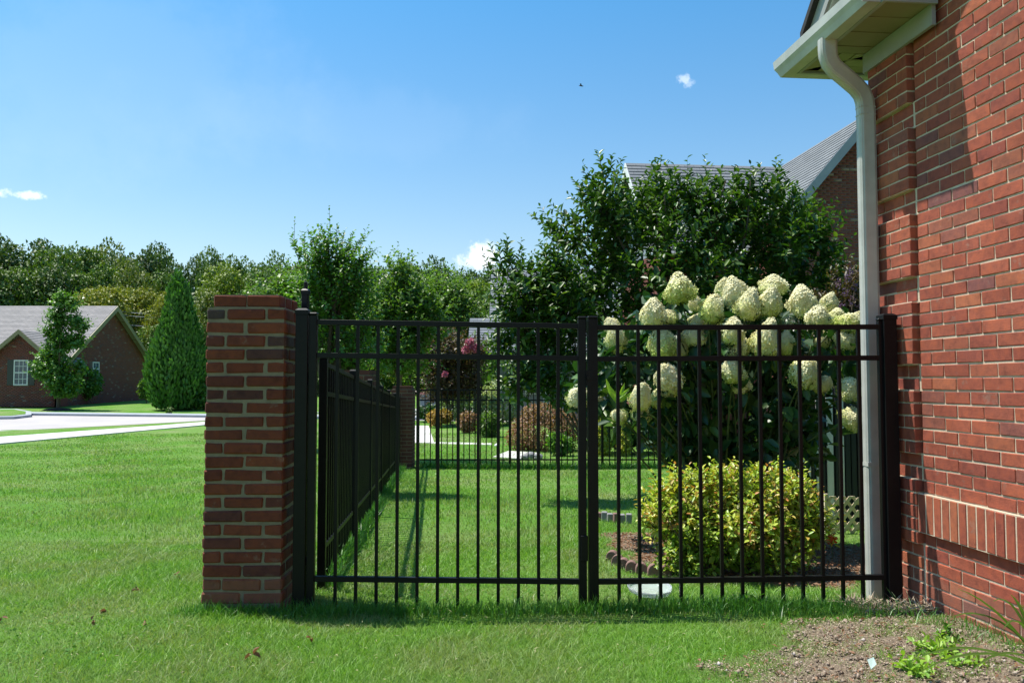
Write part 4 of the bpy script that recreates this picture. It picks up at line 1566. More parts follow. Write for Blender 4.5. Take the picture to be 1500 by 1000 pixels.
# power lines beyond the neighbour house
pl = empty('power_line', at(150, 452, 60))
tag(pl, 'three thin power lines in front of the yellowish trees right of the gable', 'power line')
for k, (va, vb) in enumerate(((449, 452), (454, 457), (468, 469))):
    p0, p1 = at(120, va, 60), at(420, vb + 4, 62)
    m = MB(); pts = [p0.lerp(p1, t / 12) + Vector((0, 0, -.5 * 4 * (t / 12) * (1 - t / 12))) - pl.location for t in range(13)]
    m.tube(pts, .018, 4); m.build('wire', M['kerb'], pl)
for sx_ in (0, 1):
    m = MB(); q_ = (at(120, 452, 60) if sx_ == 0 else at(420, 458, 62)) - pl.location
    m.tube([(q_.x, q_.y, -6), (q_.x, q_.y, q_.z + .8)], [.16, .11], 8); m.build('pole', M['bark'], pl)


def leafy_shrub(name, label, cat, base, blobs, n, L, W, matname, seed, detail=0, stem_n=6, inner=.55, group=None, stem_r=.012, flowers=None, droop=0):
    rr = np.random.default_rng(seed)
    r = empty(name, base)
    tag(r, label, cat, group)
    b = Vector(base)
    bl_ = [(x - b.x, y - b.y, z - b.z, a, c, d) for (x, y, z, a, c, d) in blobs]
    v, f = blob_leaves(bl_, n, L, W, rr, detail, inner, droop)
    ob('foliage', np_mesh('foliage', v, f, M[matname]), r)
    m = MB(); rp = random.Random(seed)
    ks = [bl_[rp.randrange(len(bl_))] for _ in range(stem_n)]
    branch_mesh(m, (0, 0, -.05), [(k[0] + rp.uniform(-.3, .3) * k[3], k[1], k[2]) for k in ks], stem_r, rp, sides=5)
    m.build('stem', M['bark'], r)
    if flowers:
        fn, nm, fl, mt = flowers
        idx = [(x - b.x, y - b.y, z - b.z, a, c, d) for (x, y, z, a, c, d) in fl]
        v, f = blob_leaves(idx, nm, fn, fn, rr, 0, .5)
        ob('flowers', np_mesh('flowers', v, f, M[mt]), r)
    return r


def pblob(u, v, ru, rv, y, ry=None):
    c = at(u, v, y)
    k = y / F
    return (c.x, c.y, c.z, ru * k, (ry if ry is not None else ru * k), rv * k)


# arborvitae: tall flame of vertical sprays
def arborvitae():
    y = 40.
    c = at(259, 590, y); z0 = float(g(c.x, y))
    top = at(262, 388, y).z
    r = empty('arborvitae', (c.x, y, z0))
    tag(r, 'tall dense flame-shaped evergreen at the right end of the neighbour house', 'evergreen tree')
    rr = np.random.default_rng(35)
    H = top - z0
    n = 34000
    # several upright plumes
    pl_ = []
    for i in range(64):
        a = i * 2.4; q = ((i + .5) / 64) ** .5
        hx_ = H * (1 - .50 * q ** 1.6) * rr.uniform(.76, 1.0)
        pl_.append((math.cos(a) * q * .92, math.sin(a) * q * .92, hx_, rr.uniform(.30, .46)))
    idx = rr.integers(0, len(pl_), n)
    PL = np.array(pl_)[idx]
    t = rr.random(n) ** .8
    prof = np.sin(np.clip(t, 0, 1) * np.pi * .86 + .30)
    spread = 1 + .32 * np.sin(t * 3.1)
    ang = rr.random(n) * 6.28
    rad = PL[:, 3] * np.clip(prof, .04, 1) * (.7 + .35 * rr.random(n))
    P = np.stack([PL[:, 0] * spread + np.cos(ang) * rad, PL[:, 1] * spread + np.sin(ang) * rad, t * PL[:, 2]], 1)
    D = np.stack([np.cos(ang) * .35, np.sin(ang) * .35, np.ones(n)], 1) + rr.normal(size=(n, 3)) * .28
    Nn = np.stack([np.cos(ang), np.sin(ang), np.zeros(n)], 1) + rr.normal(size=(n, 3)) * .5
    v, f = leaf_geo(P, D, Nn, .26 * (1 + rr.normal(size=n) * .2), .11, 0, .1, .05)
    ob('foliage', np_mesh('foliage', v, f, M['cedar']), r)
    m = MB(); m.tube([(0, 0, -.2), (0, 0, H * .8)], [.14, .03], 8); m.build('trunk', M['bark'], r)


arborvitae()
# neighbour's street tree
def street_tree():
    y = 36.5
    c = gp(85, 600.5); y = c.y
    r = empty('street_tree', c)
    tag(r, 'young upright maple standing on the lawn in front of the neighbour house', 'tree')
    B = []
    for (u, v, ru, rv) in ((84, 468, 12, 22), (101, 448, 12, 14), (88, 505, 18, 22), (80, 540, 22, 20), (92, 560, 26, 14), (66, 528, 12, 16), (112, 500, 12, 12), (96, 573, 22, 8), (58, 545, 9, 12), (118, 540, 9, 12), (88, 440, 9, 12), (108, 472, 12, 10), (120, 480, 8, 7), (75, 490, 10, 10)):
        b_ = pblob(u, v, ru, rv, y)
        B.append((b_[0] - c.x, b_[1] - c.y, b_[2] - c.z, b_[3], b_[4], b_[5]))
    rr = np.random.default_rng(17)
    Bq = np.array(B); nt_ = 520
    ix = rr.choice(len(Bq), nt_, p=Bq[:, 3] * Bq[:, 5] / (Bq[:, 3] * Bq[:, 5]).sum())
    dd = rand_dir(nt_, rr)
    Pq = Bq[ix, :3] + dd * Bq[ix, 3:6] * (rr.random(nt_) ** .6)[:, None] * .8
    Dq = unit(dd * .8 + np.array([0, 0, .55]))
    lnq = rr.uniform(.35, 1.0, nt_)[:, None]
    lv, st = twigs(Pq - Dq * lnq * .3, Pq + Dq * lnq * .7, 12, .17, .13, rr, detail=0, stem_r=.01, up=.2)
    v, f = merge([lv, blob_leaves(B, 3500, .16, .12, rr, 0, .1)])
    ob('crown', np_mesh('crown', v, f, M['young_leaf']), r)
    m = MB(); m.tube([(0, 0, -.1), (.02, 0, 1.2), (0, 0, 2.6), (.1, 0, 4.2)], [.10, .08, .06, .02], 8)
    branch_mesh(m, (0, 0, 1.2), [(.8, .2, 2.6), (-.7, .1, 2.4), (.3, -.5, 3.4), (-.3, .5, 3.6)], .04, random.Random(3), sides=5)
    m.build('trunk', M['bark'], r)
    mm = MB()
    mm.tube([(0, 0, -.02), (0, 0, .06), (0, 0, .12)], [.75, .55, .15], 14)
    o = mm.build('mulch_ring', M['mulch'], None, c)
    tag(o, 'dark mulch heap round the foot of the young street tree', 'mulch')


street_tree()
Y = 41.0
for args in [
    ('round_bush', 'clipped round bush nearest the left edge below the neighbour window', (8, 572, 18, 14), 'light_leaf', 41),
    ('round_bush', 'low round bush directly below the neighbour window', (30, 578, 15, 11), 'light_leaf', 42),
    ('round_bush', 'small round bush between the window and the street tree', (48, 574, 14, 12), 'young_leaf', 43),
]:
    nm, lb_, (u, v_, ru, rv), mt, sd = args
    c = gp(u, 590)
    leafy_shrub(nm, lb_, 'bush', c, [pblob(u, v_, ru, rv, c.y)], 1500, .16, .12, mt, sd, group='clipped bushes before the neighbour house')
c = gp(57, 592); leafy_shrub('dark_shrub', 'loose reddish dark shrub beside the neighbour window left of the street tree', 'shrub', c, [pblob(52, 548, 12, 26, c.y), pblob(62, 570, 14, 18, c.y)], 1800, .15, .1, 'purple', 44)
c = gp(137, 592); leafy_shrub('pale_shrub', 'pale grey green shrub against the end wall right of the street tree', 'shrub', c, [pblob(132, 560, 16, 20, c.y), pblob(118, 572, 16, 16, c.y)], 2000, .15, .1, 'young_leaf', 45)
c = gp(215, 591); leafy_shrub('pale_shrub', 'thin pale shrub at the back corner of the neighbour house', 'shrub', c, [pblob(212, 570, 8, 14, c.y)], 700, .15, .1, 'light_leaf', 46)
c = gp(283, 600); leafy_shrub('broad_bush', 'broad dark bush at the foot of the tall evergreen beside the pillar', 'bush', c, [pblob(281, 572, 24, 28, c.y), pblob(300, 580, 18, 24, c.y)], 4500, .16, .12, 'young_leaf', 47)
c = gp(248, 606); leafy_shrub('seedling', 'tiny lone seedling on the lawn before the tall evergreen', 'plant', c, [pblob(248, 601, 3, 4, c.y)], 60, .12, .08, 'forest_mid', 48, stem_r=.01)

# young tree behind the side fence
def twig_tree(name, label, cat, base, blobs, ntw, nleaf, L, W, matname, seed, twl=(.25, .5), shoots=(), trunk_r=.04, fill=0, up=.5, limb=10, detail=1, nshoot=10, group=None, fork=.25):
    rr = np.random.default_rng(seed); rp = random.Random(seed)
    b = np.array(base)
    r = empty(name, base); tag(r, label, cat, group)
    B = np.array(blobs, float); B[:, :3] -= b
    wgt = B[:, 3] * B[:, 5] + .001
    idx = rr.choice(len(B), ntw, p=wgt / wgt.sum())
    d = rand_dir(ntw, rr)
    rad = (.25 + .7 * rr.random(ntw) ** .6)
    P = B[idx, :3] + d * B[idx, 3:6] * rad[:, None]
    Dv = unit(d * .55 + np.array([0, 0, up]) + unit(P - np.array([0, 0, P[:, 2].min()])) * .35 + rr.normal(size=(ntw, 3)) * .3)
    ln = rr.uniform(twl[0], twl[1], ntw)
    lv, st = twigs(P - Dv * ln[:, None] * .4, P + Dv * ln[:, None] * .6, nleaf, L, W, rr, detail=detail, stem_r=.0035, up=up * .5)
    parts = [lv]; stems = [st]
    if len(shoots):
        S = np.array(shoots, float)
        tb = S[:, :3] - b; tt = S[:, 3:6] - b
        lv, st = twigs(tb, tt, nshoot, L, W, rr, detail=detail, stem_r=.006, up=.3, start=.05)
        parts.append(lv); stems.append(st)
    if fill:
        parts.append(blob_leaves([tuple(x[:3]) + tuple(x[3:] * .75) for x in B], fill, L, W, rr, detail, .2))
    v, f = merge(parts)
    ob('crown', np_mesh('crown', v, f, M[matname]), r)
    v, f = merge(stems)
    ob('twigs', np_mesh('twigs', v, f, M['twig']), r)
    m = MB()
    tips = [tuple(B[rp.randrange(len(B)), :3] + np.array([rp.uniform(-.2, .2), rp.uniform(-.2, .2), rp.uniform(-.1, .3)])) for _ in range(limb)]
    zf = float(B[:, 2].mean()) * fork
    m.tube([(0, 0, -.1), (.01, 0, zf * .5), (0, 0, zf)], [trunk_r * 1.5, trunk_r * 1.3, trunk_r * 1.2], 8)
    branch_mesh(m, (0, 0, zf - .01), tips, trunk_r, rp, bow=.35)
    m.build('trunk', M['bark'], r)
    return r


def shoot(u0, v0, u1, v1, y, dy=0.0):
    a = at(u0, v0, y); b_ = at(u1, v1, y + dy)
    return (a.x, a.y, a.z, b_.x, b_.y, b_.z)


y = 10.5
c = (at(492, 600, y).x, y, float(g(-2.3, y)))
twig_tree('young_tree', 'slim young tree with tall leafy shoots rising behind the black side fence', 'tree', c,
          [pblob(488, 430, 52, 55, y), pblob(470, 390, 40, 40, y), pblob(500, 380, 40, 40, y), pblob(520, 430, 36, 45, y), pblob(455, 450, 40, 50, y), pblob(480, 510, 50, 50, y), pblob(525, 500, 36, 50, y)],
          640, 11, .074, .048, 'young_leaf', 61, (.26, .52),
          [shoot(480, 380, 482, 303, y), shoot(445, 400, 432, 320, y), shoot(455, 390, 446, 340, y), shoot(500, 390, 518, 342, y), shoot(520, 400, 540, 370, y), shoot(478, 360, 470, 330, y), shoot(440, 380, 428, 352, y), shoot(490, 370, 494, 328, y), shoot(465, 380, 458, 352, y), shoot(505, 390, 510, 355, y)],
          trunk_r=.05, nshoot=16)
y = 17.0
for (u, lab, bls, sd, mt) in [
    (585, 'light green sapling thicket in the middle behind the far corner pillar', [pblob(590, 450, 45, 50, y), pblob(585, 510, 50, 50, y), pblob(620, 470, 35, 50, y), pblob(560, 480, 35, 50, y), pblob(590, 410, 22, 30, y)], 62, 'light_leaf'),
    (655, 'light green young tree behind the dark purple bush', [pblob(650, 440, 40, 40, y + 18), pblob(640, 490, 40, 40, y + 18), pblob(680, 470, 30, 40, y + 18), pblob(650, 540, 34, 40, y + 18)], 63, 'light_leaf'),
    (420, 'yellow green small tree showing just right of the pillar top', [pblob(420, 440, 40, 40, y + 3), pblob(395, 455, 40, 35, y + 3), pblob(440, 470, 40, 50, y + 3), pblob(400, 500, 50, 50, y + 3)], 64, 'light_leaf')]:
    yy = bls[0][1]
    c = (at(u, 600, yy).x, yy, float(g(at(u, 600, yy).x, yy)))
    k5 = yy / 17
    twig_tree('small_tree', lab, 'tree', c, bls, 620, 10, .13 * k5 ** .7, .08 * k5 ** .7, mt, sd, (.4 * k5, .8 * k5), trunk_r=.04, detail=0, fill=1500, limb=6, fork=.55)

# the big leafy garden tree
y = 10.0
c = (at(990, 600, y).x, y, float(g(2, y)))
BT = [(1010, 308, 30, 24), (1045, 318, 34, 28), (940, 322, 30, 30), (1015, 284, 22, 22), (1062, 282, 20, 20), (1100, 284, 22, 22), (955, 288, 22, 22), (1160, 312, 24, 26), (1192, 352, 26, 30), (1150, 360, 40, 40), (886, 290, 28, 40), (1130, 280, 24, 30), (1075, 294, 24, 24), (975, 290, 24, 24), (885, 316, 34, 56), (905, 340, 60, 60), (835, 340, 38, 34), (860, 400, 70, 60), (965, 325, 45, 45), (1000, 362, 70, 55), (1060, 332, 50, 45), (1125, 326, 46, 50), (1100, 360, 80, 60), (1170, 340, 38, 45),
      (1185, 400, 60, 50), (1000, 420, 90, 70), (900, 450, 90, 70), (1100, 440, 90, 60), (1215, 440, 35, 50), (830, 470, 55, 60), (1000, 500, 90, 60), (900, 530, 80, 55), (1130, 500, 80, 60)]
sh_ = [(885, 270, 876, 222), (900, 275, 912, 232), (870, 280, 853, 250), (905, 290, 922, 262), (850, 330, 806, 298), (850, 345, 812, 318), (855, 300, 846, 268), (960, 290, 962, 248), (975, 290, 978, 240), (1000, 300, 1010, 254),
       (1060, 290, 1058, 244), (1075, 290, 1082, 246), (1095, 290, 1092, 250), (1120, 280, 1112, 240), (1135, 280, 1137, 230), (1145, 290, 1150, 262), (1160, 300, 1168, 270), (1180, 330, 1205, 308), (1190, 345, 1212, 330), (1040, 300, 1035, 262),
       (940, 300, 936, 262), (1215, 400, 1228, 368), (1225, 410, 1238, 380), (825, 360, 812, 345), (865, 290, 860, 262), (1020, 290, 1022, 258), (890, 260, 897, 226)]
rsh = random.Random(4)
twig_tree('leafy_tree', 'large dark leafy garden tree with upright shoots behind the white blooms', 'tree', c,
          [pblob(u, v, ru, rv, y + rsh.uniform(-.3, .7), ru * y / F * .95) for (u, v, ru, rv) in BT],
          1400, 13, .118, .062, 'big_leaf', 71, (.30, .66), [shoot(*s, y + rsh.uniform(-.2, .3), rsh.uniform(-.1, .1)) for s in sh_], trunk_r=.035, fill=500, limb=16, nshoot=13)
y = 9.6
c = (at(869, 600, y).x, y, float(g(0.2, y)))
BT = [(790, 425, 34, 34), (815, 400, 28, 34), (825, 450, 40, 40), (745, 400, 26, 32), (765, 440, 45, 40), (790, 480, 50, 45), (760, 500, 40, 45), (800, 540, 50, 45), (770, 565, 40, 34), (835, 560, 45, 36), (745, 460, 22, 30)]
sh_ = [(745, 385, 742, 345), (735, 390, 718, 358), (755, 390, 765, 362), (770, 400, 790, 385), (730, 410, 712, 384), (735, 440, 716, 425)]
twig_tree('leafy_shrub_tree', 'smaller glossy leafy bush tree left of the gate centre posts', 'tree', c,
          [pblob(u, v, ru, rv, y + rsh.uniform(-.2, .3), ru * y / F * .9) for (u, v, ru, rv) in BT],
          380, 12, .115, .056, 'big_leaf', 72, (.25, .5), [shoot(*s, y) for s in sh_], trunk_r=.016, fill=300, limb=6, nshoot=12)
# lilac flowered shrub at the house corner
y = 8.6
c = (at(1235, 600, y).x, y, float(g(3, y)))
twig_tree('flowering_shrub', 'dark shrub with small lilac flower clusters beside the downspout', 'shrub', c,
          [pblob(1245, 430, 30, 40, y), pblob(1225, 470, 30, 40, y), pblob(1255, 500, 24, 50, y)], 260, 10, .06, .03, 'purple', 73, (.2, .45), trunk_r=.025, limb=6)
fl = [(1243, 408), (1228, 415), (1252, 420), (1238, 428), (1248, 440), (1222, 440), (1234, 450), (1256, 452), (1245, 398)]
so = bpy.data.objects['flowering_shrub']
for i, (u, v_) in enumerate(fl):
    p = at(u, v_, y - .22)
    vv, ff = blob_leaves([(0, 0, 0, .03, .03, .045)], 34, .016, .014, np.random.default_rng(i + 20), 0, .6)
    ob('flower_cluster', np_mesh('flower_cluster', vv, ff, M['lilac']), so, p - so.location)

# crepe myrtle, bronze leaves and pink flowers
y = 30.0
c = (at(660, 600, y).x, y, float(g(-1.4, y)))
twig_tree('crepe_myrtle', 'bronze purple crepe myrtle with a pink flower spray behind the left leaf', 'tree', c,
          [pblob(660, 520, 42, 34, y), pblob(640, 500, 26, 22, y), pblob(690, 520, 26, 26, y), pblob(660, 552, 34, 28, y), pblob(685, 562, 24, 24, y), pblob(650, 575, 28, 18, y), pblob(628, 535, 20, 24, y)],
          700, 10, .16, .095, 'purple', 74, (.5, 1.0), trunk_r=.03, limb=5, detail=0, fill=900)
so = bpy.data.objects['crepe_myrtle']
for i, (u, v_, s_) in enumerate(((690, 507, 1), (683, 512, .8), (696, 510, .7), (688, 500, .7), (652, 548, .3))):
    p = at(u, v_, y - 1.2)
    vv, ff = blob_leaves([(0, 0, 0, .19 * s_, .12, .15 * s_)], 110, .09, .07, np.random.default_rng(i + 50), 0, .2)
    ob('flower_spray', np_mesh('flower_spray', vv, ff, M['pink']), so, p - so.location)

# bushes beyond the far fence
for (nm, lab, cat, base, bls, n, L, W, mt, sd) in [
    ('orange_shrub', 'small orange and yellow shrub beside the white driveway', 'shrub', (640, 626), [(640, 612, 14, 11), (652, 610, 10, 9)], 1500, .09, .06, 'orange_leaf', 81),
    ('variegated_hedge', 'cream and green variegated hedge behind the far fence', 'hedge', (690, 622), [(665, 597, 24, 18), (690, 594, 24, 22), (712, 598, 20, 18), (738, 600, 22, 20)], 4200, .10, .07, 'varieg', 82),
    ('brown_bush', 'brownish bush in the middle below the variegated hedge', 'bush', (686, 634), [(686, 618, 16, 14)], 1300, .09, .05, 'russet', 83),
    ('yellow_green_bush', 'yellow green grassy bush left of the russet mound', 'bush', (716, 640), [(716, 622, 15, 17)], 1600, .13, .03, 'light_leaf', 84),
    ('russet_mound', 'large russet red barberry mound behind the far fence', 'bush', (790, 660), [(795, 630, 46, 32), (765, 640, 24, 22), (830, 630, 24, 30), (795, 606, 32, 16)], 10000, .05, .035, 'russet', 85),
    ('green_perennial', 'dark green leafy plant before the russet mound', 'plant', (822, 668), [(822, 652, 15, 14), (812, 646, 9, 10)], 900, .11, .045, 'young_leaf', 86),
    ('golden_shrub', 'upright golden yellow shrub just right of the gate centre posts', 'shrub', (880, 668), [(880, 638, 7, 28), (886, 655, 8, 14)], 900, .08, .05, 'yellow', 87),
    ('golden_shrub', 'narrow golden yellow shrub below the lowest left bloom', 'shrub', (916, 668), [(916, 642, 8, 22), (914, 655, 9, 12)], 900, .08, .05, 'yellow', 88),
    ('dark_hedge', 'dark evergreen hedge behind the golden shrubs', 'hedge', (905, 664), [(905, 625, 50, 30), (950, 625, 50, 30)], 5200, .10, .07, 'hydr_leaf', 89),
    ('dark_shrub', 'dark shrub in front of the little shed', 'shrub', (632, 618), [(632, 604, 22, 10)], 1000, .12, .08, 'hydr_leaf', 90),
    ('rose_bush', 'pale flowered low bush under the crepe myrtle', 'bush', (700, 600), [(735, 575, 22, 22), (706, 580, 18, 16), (760, 585, 30, 24)], 3500, .10, .06, 'varieg', 91),
]:
    c = gp(*base)
    leafy_shrub(nm, lab, cat, c, [pblob(u, v_, ru, rv, c.y) for (u, v_, ru, rv) in bls], n, L, W, mt, sd)
c = gp(780, 672)
for i, (u, v_, r_) in enumerate(((776, 664, 9), (788, 668, 7), (768, 668, 6))):
    p = gp(u, 671 + i)
    bm = bmesh.new(); bmesh.ops.create_icosphere(bm, subdivisions=2, radius=1)
    rp = random.Random(i)
    for v_2 in bm.verts: v_2.co = Vector((v_2.co.x * r_ * p.y / F, v_2.co.y * r_ * p.y / F, v_2.co.z * r_ * .7 * p.y / F)) * rp.uniform(.85, 1.12)
    me = bpy.data.meshes.new('boulder'); bm.to_mesh(me); bm.free(); me.materials.append(M['stone'])
    tag(ob('boulder', me, None, p + Vector((0, 0, .05))), ('largest grey boulder before the russet mound', 'grey boulder right of the largest one by the russet mound', 'smallest grey boulder at the left by the russet mound')[i], 'boulder')
p = gp(728, 672)
pp = empty('garden_light', p); tag(pp, 'small white capped garden light beyond the far fence', 'garden light')
m = MB(); m.tube([(0, 0, -.05), (0, 0, .28)], .012, 8); m.build('stake', M['black'], pp)
m = MB(); m.tube([(0, 0, .28), (0, 0, .30), (0, 0, .33)], [.06, .055, .01], 10); m.build('cap', M['white'], pp)

# ------------------------------------------------------------------ HYDRANGEA


def bloom_mesh(seed, n=420):
    """cone-shaped head of four-petalled florets, unit height about 1, pointing up"""
    rr = np.random.default_rng(seed)
    k = np.arange(n)
    t = ((k + .5) / n) ** .8
    ph = k * 2.39996 + rr.normal(size=n) * .15
    rad = .47 * np.clip(np.where(t < .25, .72 + t * 1.12, 1 - ((t - .25) / .80) ** (2.1 + .45 * (seed % 3))), .05, 1) * (1 + .17 * np.sin(ph * 2 + seed * 2) * np.sin(t * 7 + seed) + .05 * np.sin(ph * 5 + seed) + rr.normal(size=n) * .05)
    rad *= 1 + rr.normal(size=n) * .05
    rad *= np.where(t < .10, .55 + t * 4.5, 1)
    P = np.stack([np.cos(ph) * rad, np.sin(ph) * rad, t * 1.0 - .05 + rr.normal(size=n) * .012], 1)
    Nn = unit(np.stack([np.cos(ph), np.sin(ph), (t - .32) * 2.2], 1) + rr.normal(size=(n, 3)) * .30)
    A = unit(np.cross(Nn, rand_dir(n, rr))); B = np.cross(Nn, A)
    s = (.072 * (1 + rr.normal(size=n) * .2))[:, None]
    V = []
    fs = []
    cup = Nn * s * .35
    for q in range(4):
        a = A * math.cos(q * math.pi / 2) + B * math.sin(q * math.pi / 2)
        b_ = A * math.cos(q * math.pi / 2 + math.pi / 2) + B * math.sin(q * math.pi / 2 + math.pi / 2)
        c0, c1, c2, c3 = P, P + (a * .95 - b_ * .42) * s + cup, P + a * s * 1.35 + cup * .7, P + (a * .95 + b_ * .42) * s + cup
        V += [c0, c1, c2, c3]
    V = np.stack(V, 1)           # n,16,3
    f = np.array([(q * 4, q * 4 + 1, q * 4 + 2, q * 4 + 3) for q in range(4)])
    fi = (np.arange(n)[:, None, None] * 16 + f[None]).reshape(-1, 4)
    v = V.reshape(-1, 3)
    # dense pith so that nothing shows through
    m = 10
    pv = [];pf = []
    for i in range(7):
        tt = i / 6
        r_ = .37 * max(.04, (.72 + tt * 1.12) if tt < .25 else 1 - ((tt - .25) / .80) ** (2.1 + .45 * (seed % 3)))
        for j in range(m):
            a = 2 * math.pi * j / m
            pv.append((math.cos(a) * r_, math.sin(a) * r_, tt * .93 - .02))
    for i in range(6):
        for j in range(m):
            j2 = (j + 1) % m
            pf.append((i * m + j, i * m + j2, (i + 1) * m + j2, (i + 1) * m + j))
    v, f2 = merge([(v, fi), (np.array(pv), np.array(pf))])
    return np_mesh('bloom', v, f2)


def bloom_mat():
    m, nt, b = new_mat('cream_lime_petals')
    tcn = N(nt, 'ShaderNodeTexCoord')
    sep = N(nt, 'ShaderNodeSeparateXYZ'); nt.links.new(tcn.outputs['Object'], sep.inputs[0])
    geo = N(nt, 'ShaderNodeNewGeometry')
    oi = N(nt, 'ShaderNodeObjectInfo')
    a1 = N(nt, 'ShaderNodeMath', operation='MULTIPLY_ADD'); a1.inputs[1].default_value = .45
    nt.links.new(geo.outputs['Random Per Island'], a1.inputs[0]); nt.links.new(sep.outputs['Z'], a1.inputs[2])
    a2 = N(nt, 'ShaderNodeMath', operation='MULTIPLY_ADD'); a2.inputs[1].default_value = .45; a2.inputs[2].default_value = -.18
    nt.links.new(oi.outputs['Random'], a2.inputs[0])
    a3 = N(nt, 'ShaderNodeMath', operation='ADD'); nt.links.new(a1.outputs[0], a3.inputs[0]); nt.links.new(a2.outputs[0], a3.inputs[1])
    c = ramp(nt, a3.outputs[0], [(.0, (.34, .46, .08)), (.3, (.56, .64, .18)), (.6, (.78, .78, .38)), (1.0, (.88, .83, .55))])
    nt.links.new(c, b.inputs['Base Color'])
    b.inputs['Roughness'].default_value = .75
    b.inputs['Specular IOR Level'].default_value = .2
    tr = N(nt, 'ShaderNodeBsdfTranslucent'); nt.links.new(c, tr.inputs['Color'])
    mx = N(nt, 'ShaderNodeMixShader'); mx.inputs[0].default_value = .22
    nt.links.new(b.outputs[0], mx.inputs[1]); nt.links.new(tr.outputs[0], mx.inputs[2])
    nt.links.new(mx.outputs[0], nt.nodes['Material Output'].inputs['Surface'])
    return m


M['bloom'] = bloom_mat()
BLM = [bloom_mesh(s) for s in range(8)]
for me in BLM: me.materials.append(M['bloom'])
hyb = Vector((at(1075, 700, 6.5).x, 6.5, float(g(1.7, 6.5))))
hy_ = empty('hydrangea', hyb)
tag(hy_, 'tall hydrangea bush covered in big cream and lime cone-shaped blooms', 'hydrangea')
BL = [(995, 418, 50, 50, 6.2), (957, 457, 38, 42, 6.1), (981, 463, 27, 27, 6.2), (1018, 444, 27, 27, 6.4), (1045, 449, 44, 48, 6.1), (1077, 428, 48, 46, 6.4), (1060, 425, 30, 36, 6.6), (1098, 444, 42, 46, 6.2),
      (1133, 415, 44, 34, 6.5), (1128, 442, 38, 42, 6.2), (1175, 438, 50, 48, 6.2), (1214, 444, 30, 30, 6.4), (1197, 464, 44, 34, 6.1), (1226, 462, 34, 30, 6.3), (1245, 472, 44, 34, 6.1), (1256, 466, 24, 24, 6.4),
      (1020, 472, 32, 30, 6.3), (1073, 482, 42, 42, 6.0), (1046, 471, 24, 22, 6.3), (970, 500, 38, 52, 6.1), (997, 508, 28, 32, 6.3), (1017, 490, 34, 30, 6.2), (1078, 505, 46, 40, 6.1), (1124, 492, 44, 60, 6.0),
      (1152, 500, 32, 38, 6.2), (1177, 513, 26, 26, 6.3), (902, 494, 34, 40, 6.2), (895, 476, 28, 22, 6.4), (978, 552, 42, 54, 6.0), (940, 578, 34, 52, 5.9), (966, 580, 26, 34, 6.1), (1072, 540, 46, 38, 6.0),
      (1087, 560, 30, 28, 6.1), (1180, 545, 44, 44, 5.95), (1207, 562, 28, 32, 6.1), (1246, 568, 42, 34, 6.0), (1249, 611, 42, 32, 5.95), (848, 580, 36, 32, 6.2), (905, 608, 30, 25, 6.0), (938, 606, 28, 22, 6.0),
      (878, 588, 20, 22, 6.4), (1240, 496, 34, 30, 6.1), (1150, 470, 30, 30, 6.5), (1205, 495, 30, 28, 6.4), (1100, 470, 26, 28, 6.4), (1160, 665, 30, 24, 6.5)]
rh_ = random.Random(12)
stems = MB()
for i, (u, v_, w_, h_, y_) in enumerate(BL):
    k_ = y_ / F
    c = at(u, v_, y_)
    lean = Vector((rh_.uniform(-.45, .45) + (u - 1075) / 500, rh_.uniform(-.45, .1), 1.0)).normalized()
    if v_ > 540: lean = (lean + Vector((0, -.5, -.2))).normalized()
    hh = h_ * k_ * 1.04; fs_ = rh_.uniform(.76, 1.0)
    o = ob('bloom', BLM[(i * 5) % 8], hy_, c - hyb - lean * hh * .45, lean.to_track_quat('Z', 'Y').to_euler(), scale=(w_ * k_ * fs_, w_ * k_ * fs_ * rh_.uniform(.9, 1.08), hh * rh_.uniform(.82, 1.0)))
    tip = c - hyb - lean * hh * .45
    root_p = Vector((rh_.uniform(-.25, .25), rh_.uniform(-.15, .2), 0))
    mid = root_p.lerp(tip, .6) + Vector((0, .05, .25))
    stems.tube(smoothpath(root_p, mid, tip, 6), [.010, .009, .008, .007, .006, .005], 5)
stems.build('stem', M['green_stem'], hy_)
rr = np.random.default_rng(90)
HB = [pblob(u, v_, ru, rv, 6.55, .42) for (u, v_, ru, rv) in ((1060, 500, 110, 60), (1150, 520, 95, 60), (980, 540, 80, 70), (1090, 600, 130, 70), (1150, 600, 50, 60), (1000, 620, 70, 60), (1090, 660, 120, 50), (900, 520, 28, 40), (880, 570, 40, 40), (960, 480, 30, 40), (1230, 520, 30, 40))]
HB = [(a - hyb.x, b_ - hyb.y, c_ - hyb.z, d, e, f_) for (a, b_, c_, d, e, f_) in HB]
v1 = blob_leaves(HB, 2600, .125, .075, rr, 1, .35, .35)
idx = rr.integers(0, len(BL), 300)
PB = np.array([tuple(at(b_[0], b_[1] + b_[3] * .55, b_[4] + .04) - hyb) for b_ in BL])
D_ = rand_dir(300, rr) + np.array([0, -.3, -.25])
v2 = leaf_geo(PB[idx] + rr.normal(size=(300, 3)) * .03, D_, np.array([0, -.3, 1.0]) + rr.normal(size=(300, 3)) * .3, .12, .065, 1)
v, f = merge([v1, v2])
ob('foliage', np_mesh('foliage', v, f, M['hydr_leaf']), hy_)
# hydrangea leaves at left of the bush, sunlight put into their lime colour
P0 = np.array([tuple(at(903, 588, 6.05) - hyb)] * 12)
Dd = np.array([(math.cos(a) * .8, -.2, .75 + .2 * math.sin(a * 2)) for a in np.linspace(-2.6, .2, 12)])
v, f = leaf_geo(P0 + rr.normal(size=(12, 3)) * .02, Dd, np.array([0, -1, .5]) + rr.normal(size=(12, 3)) * .2, .13, .03, 1)
ob('lit_leaves', np_mesh('lit_leaves', v, f, M['weed']), hy_)

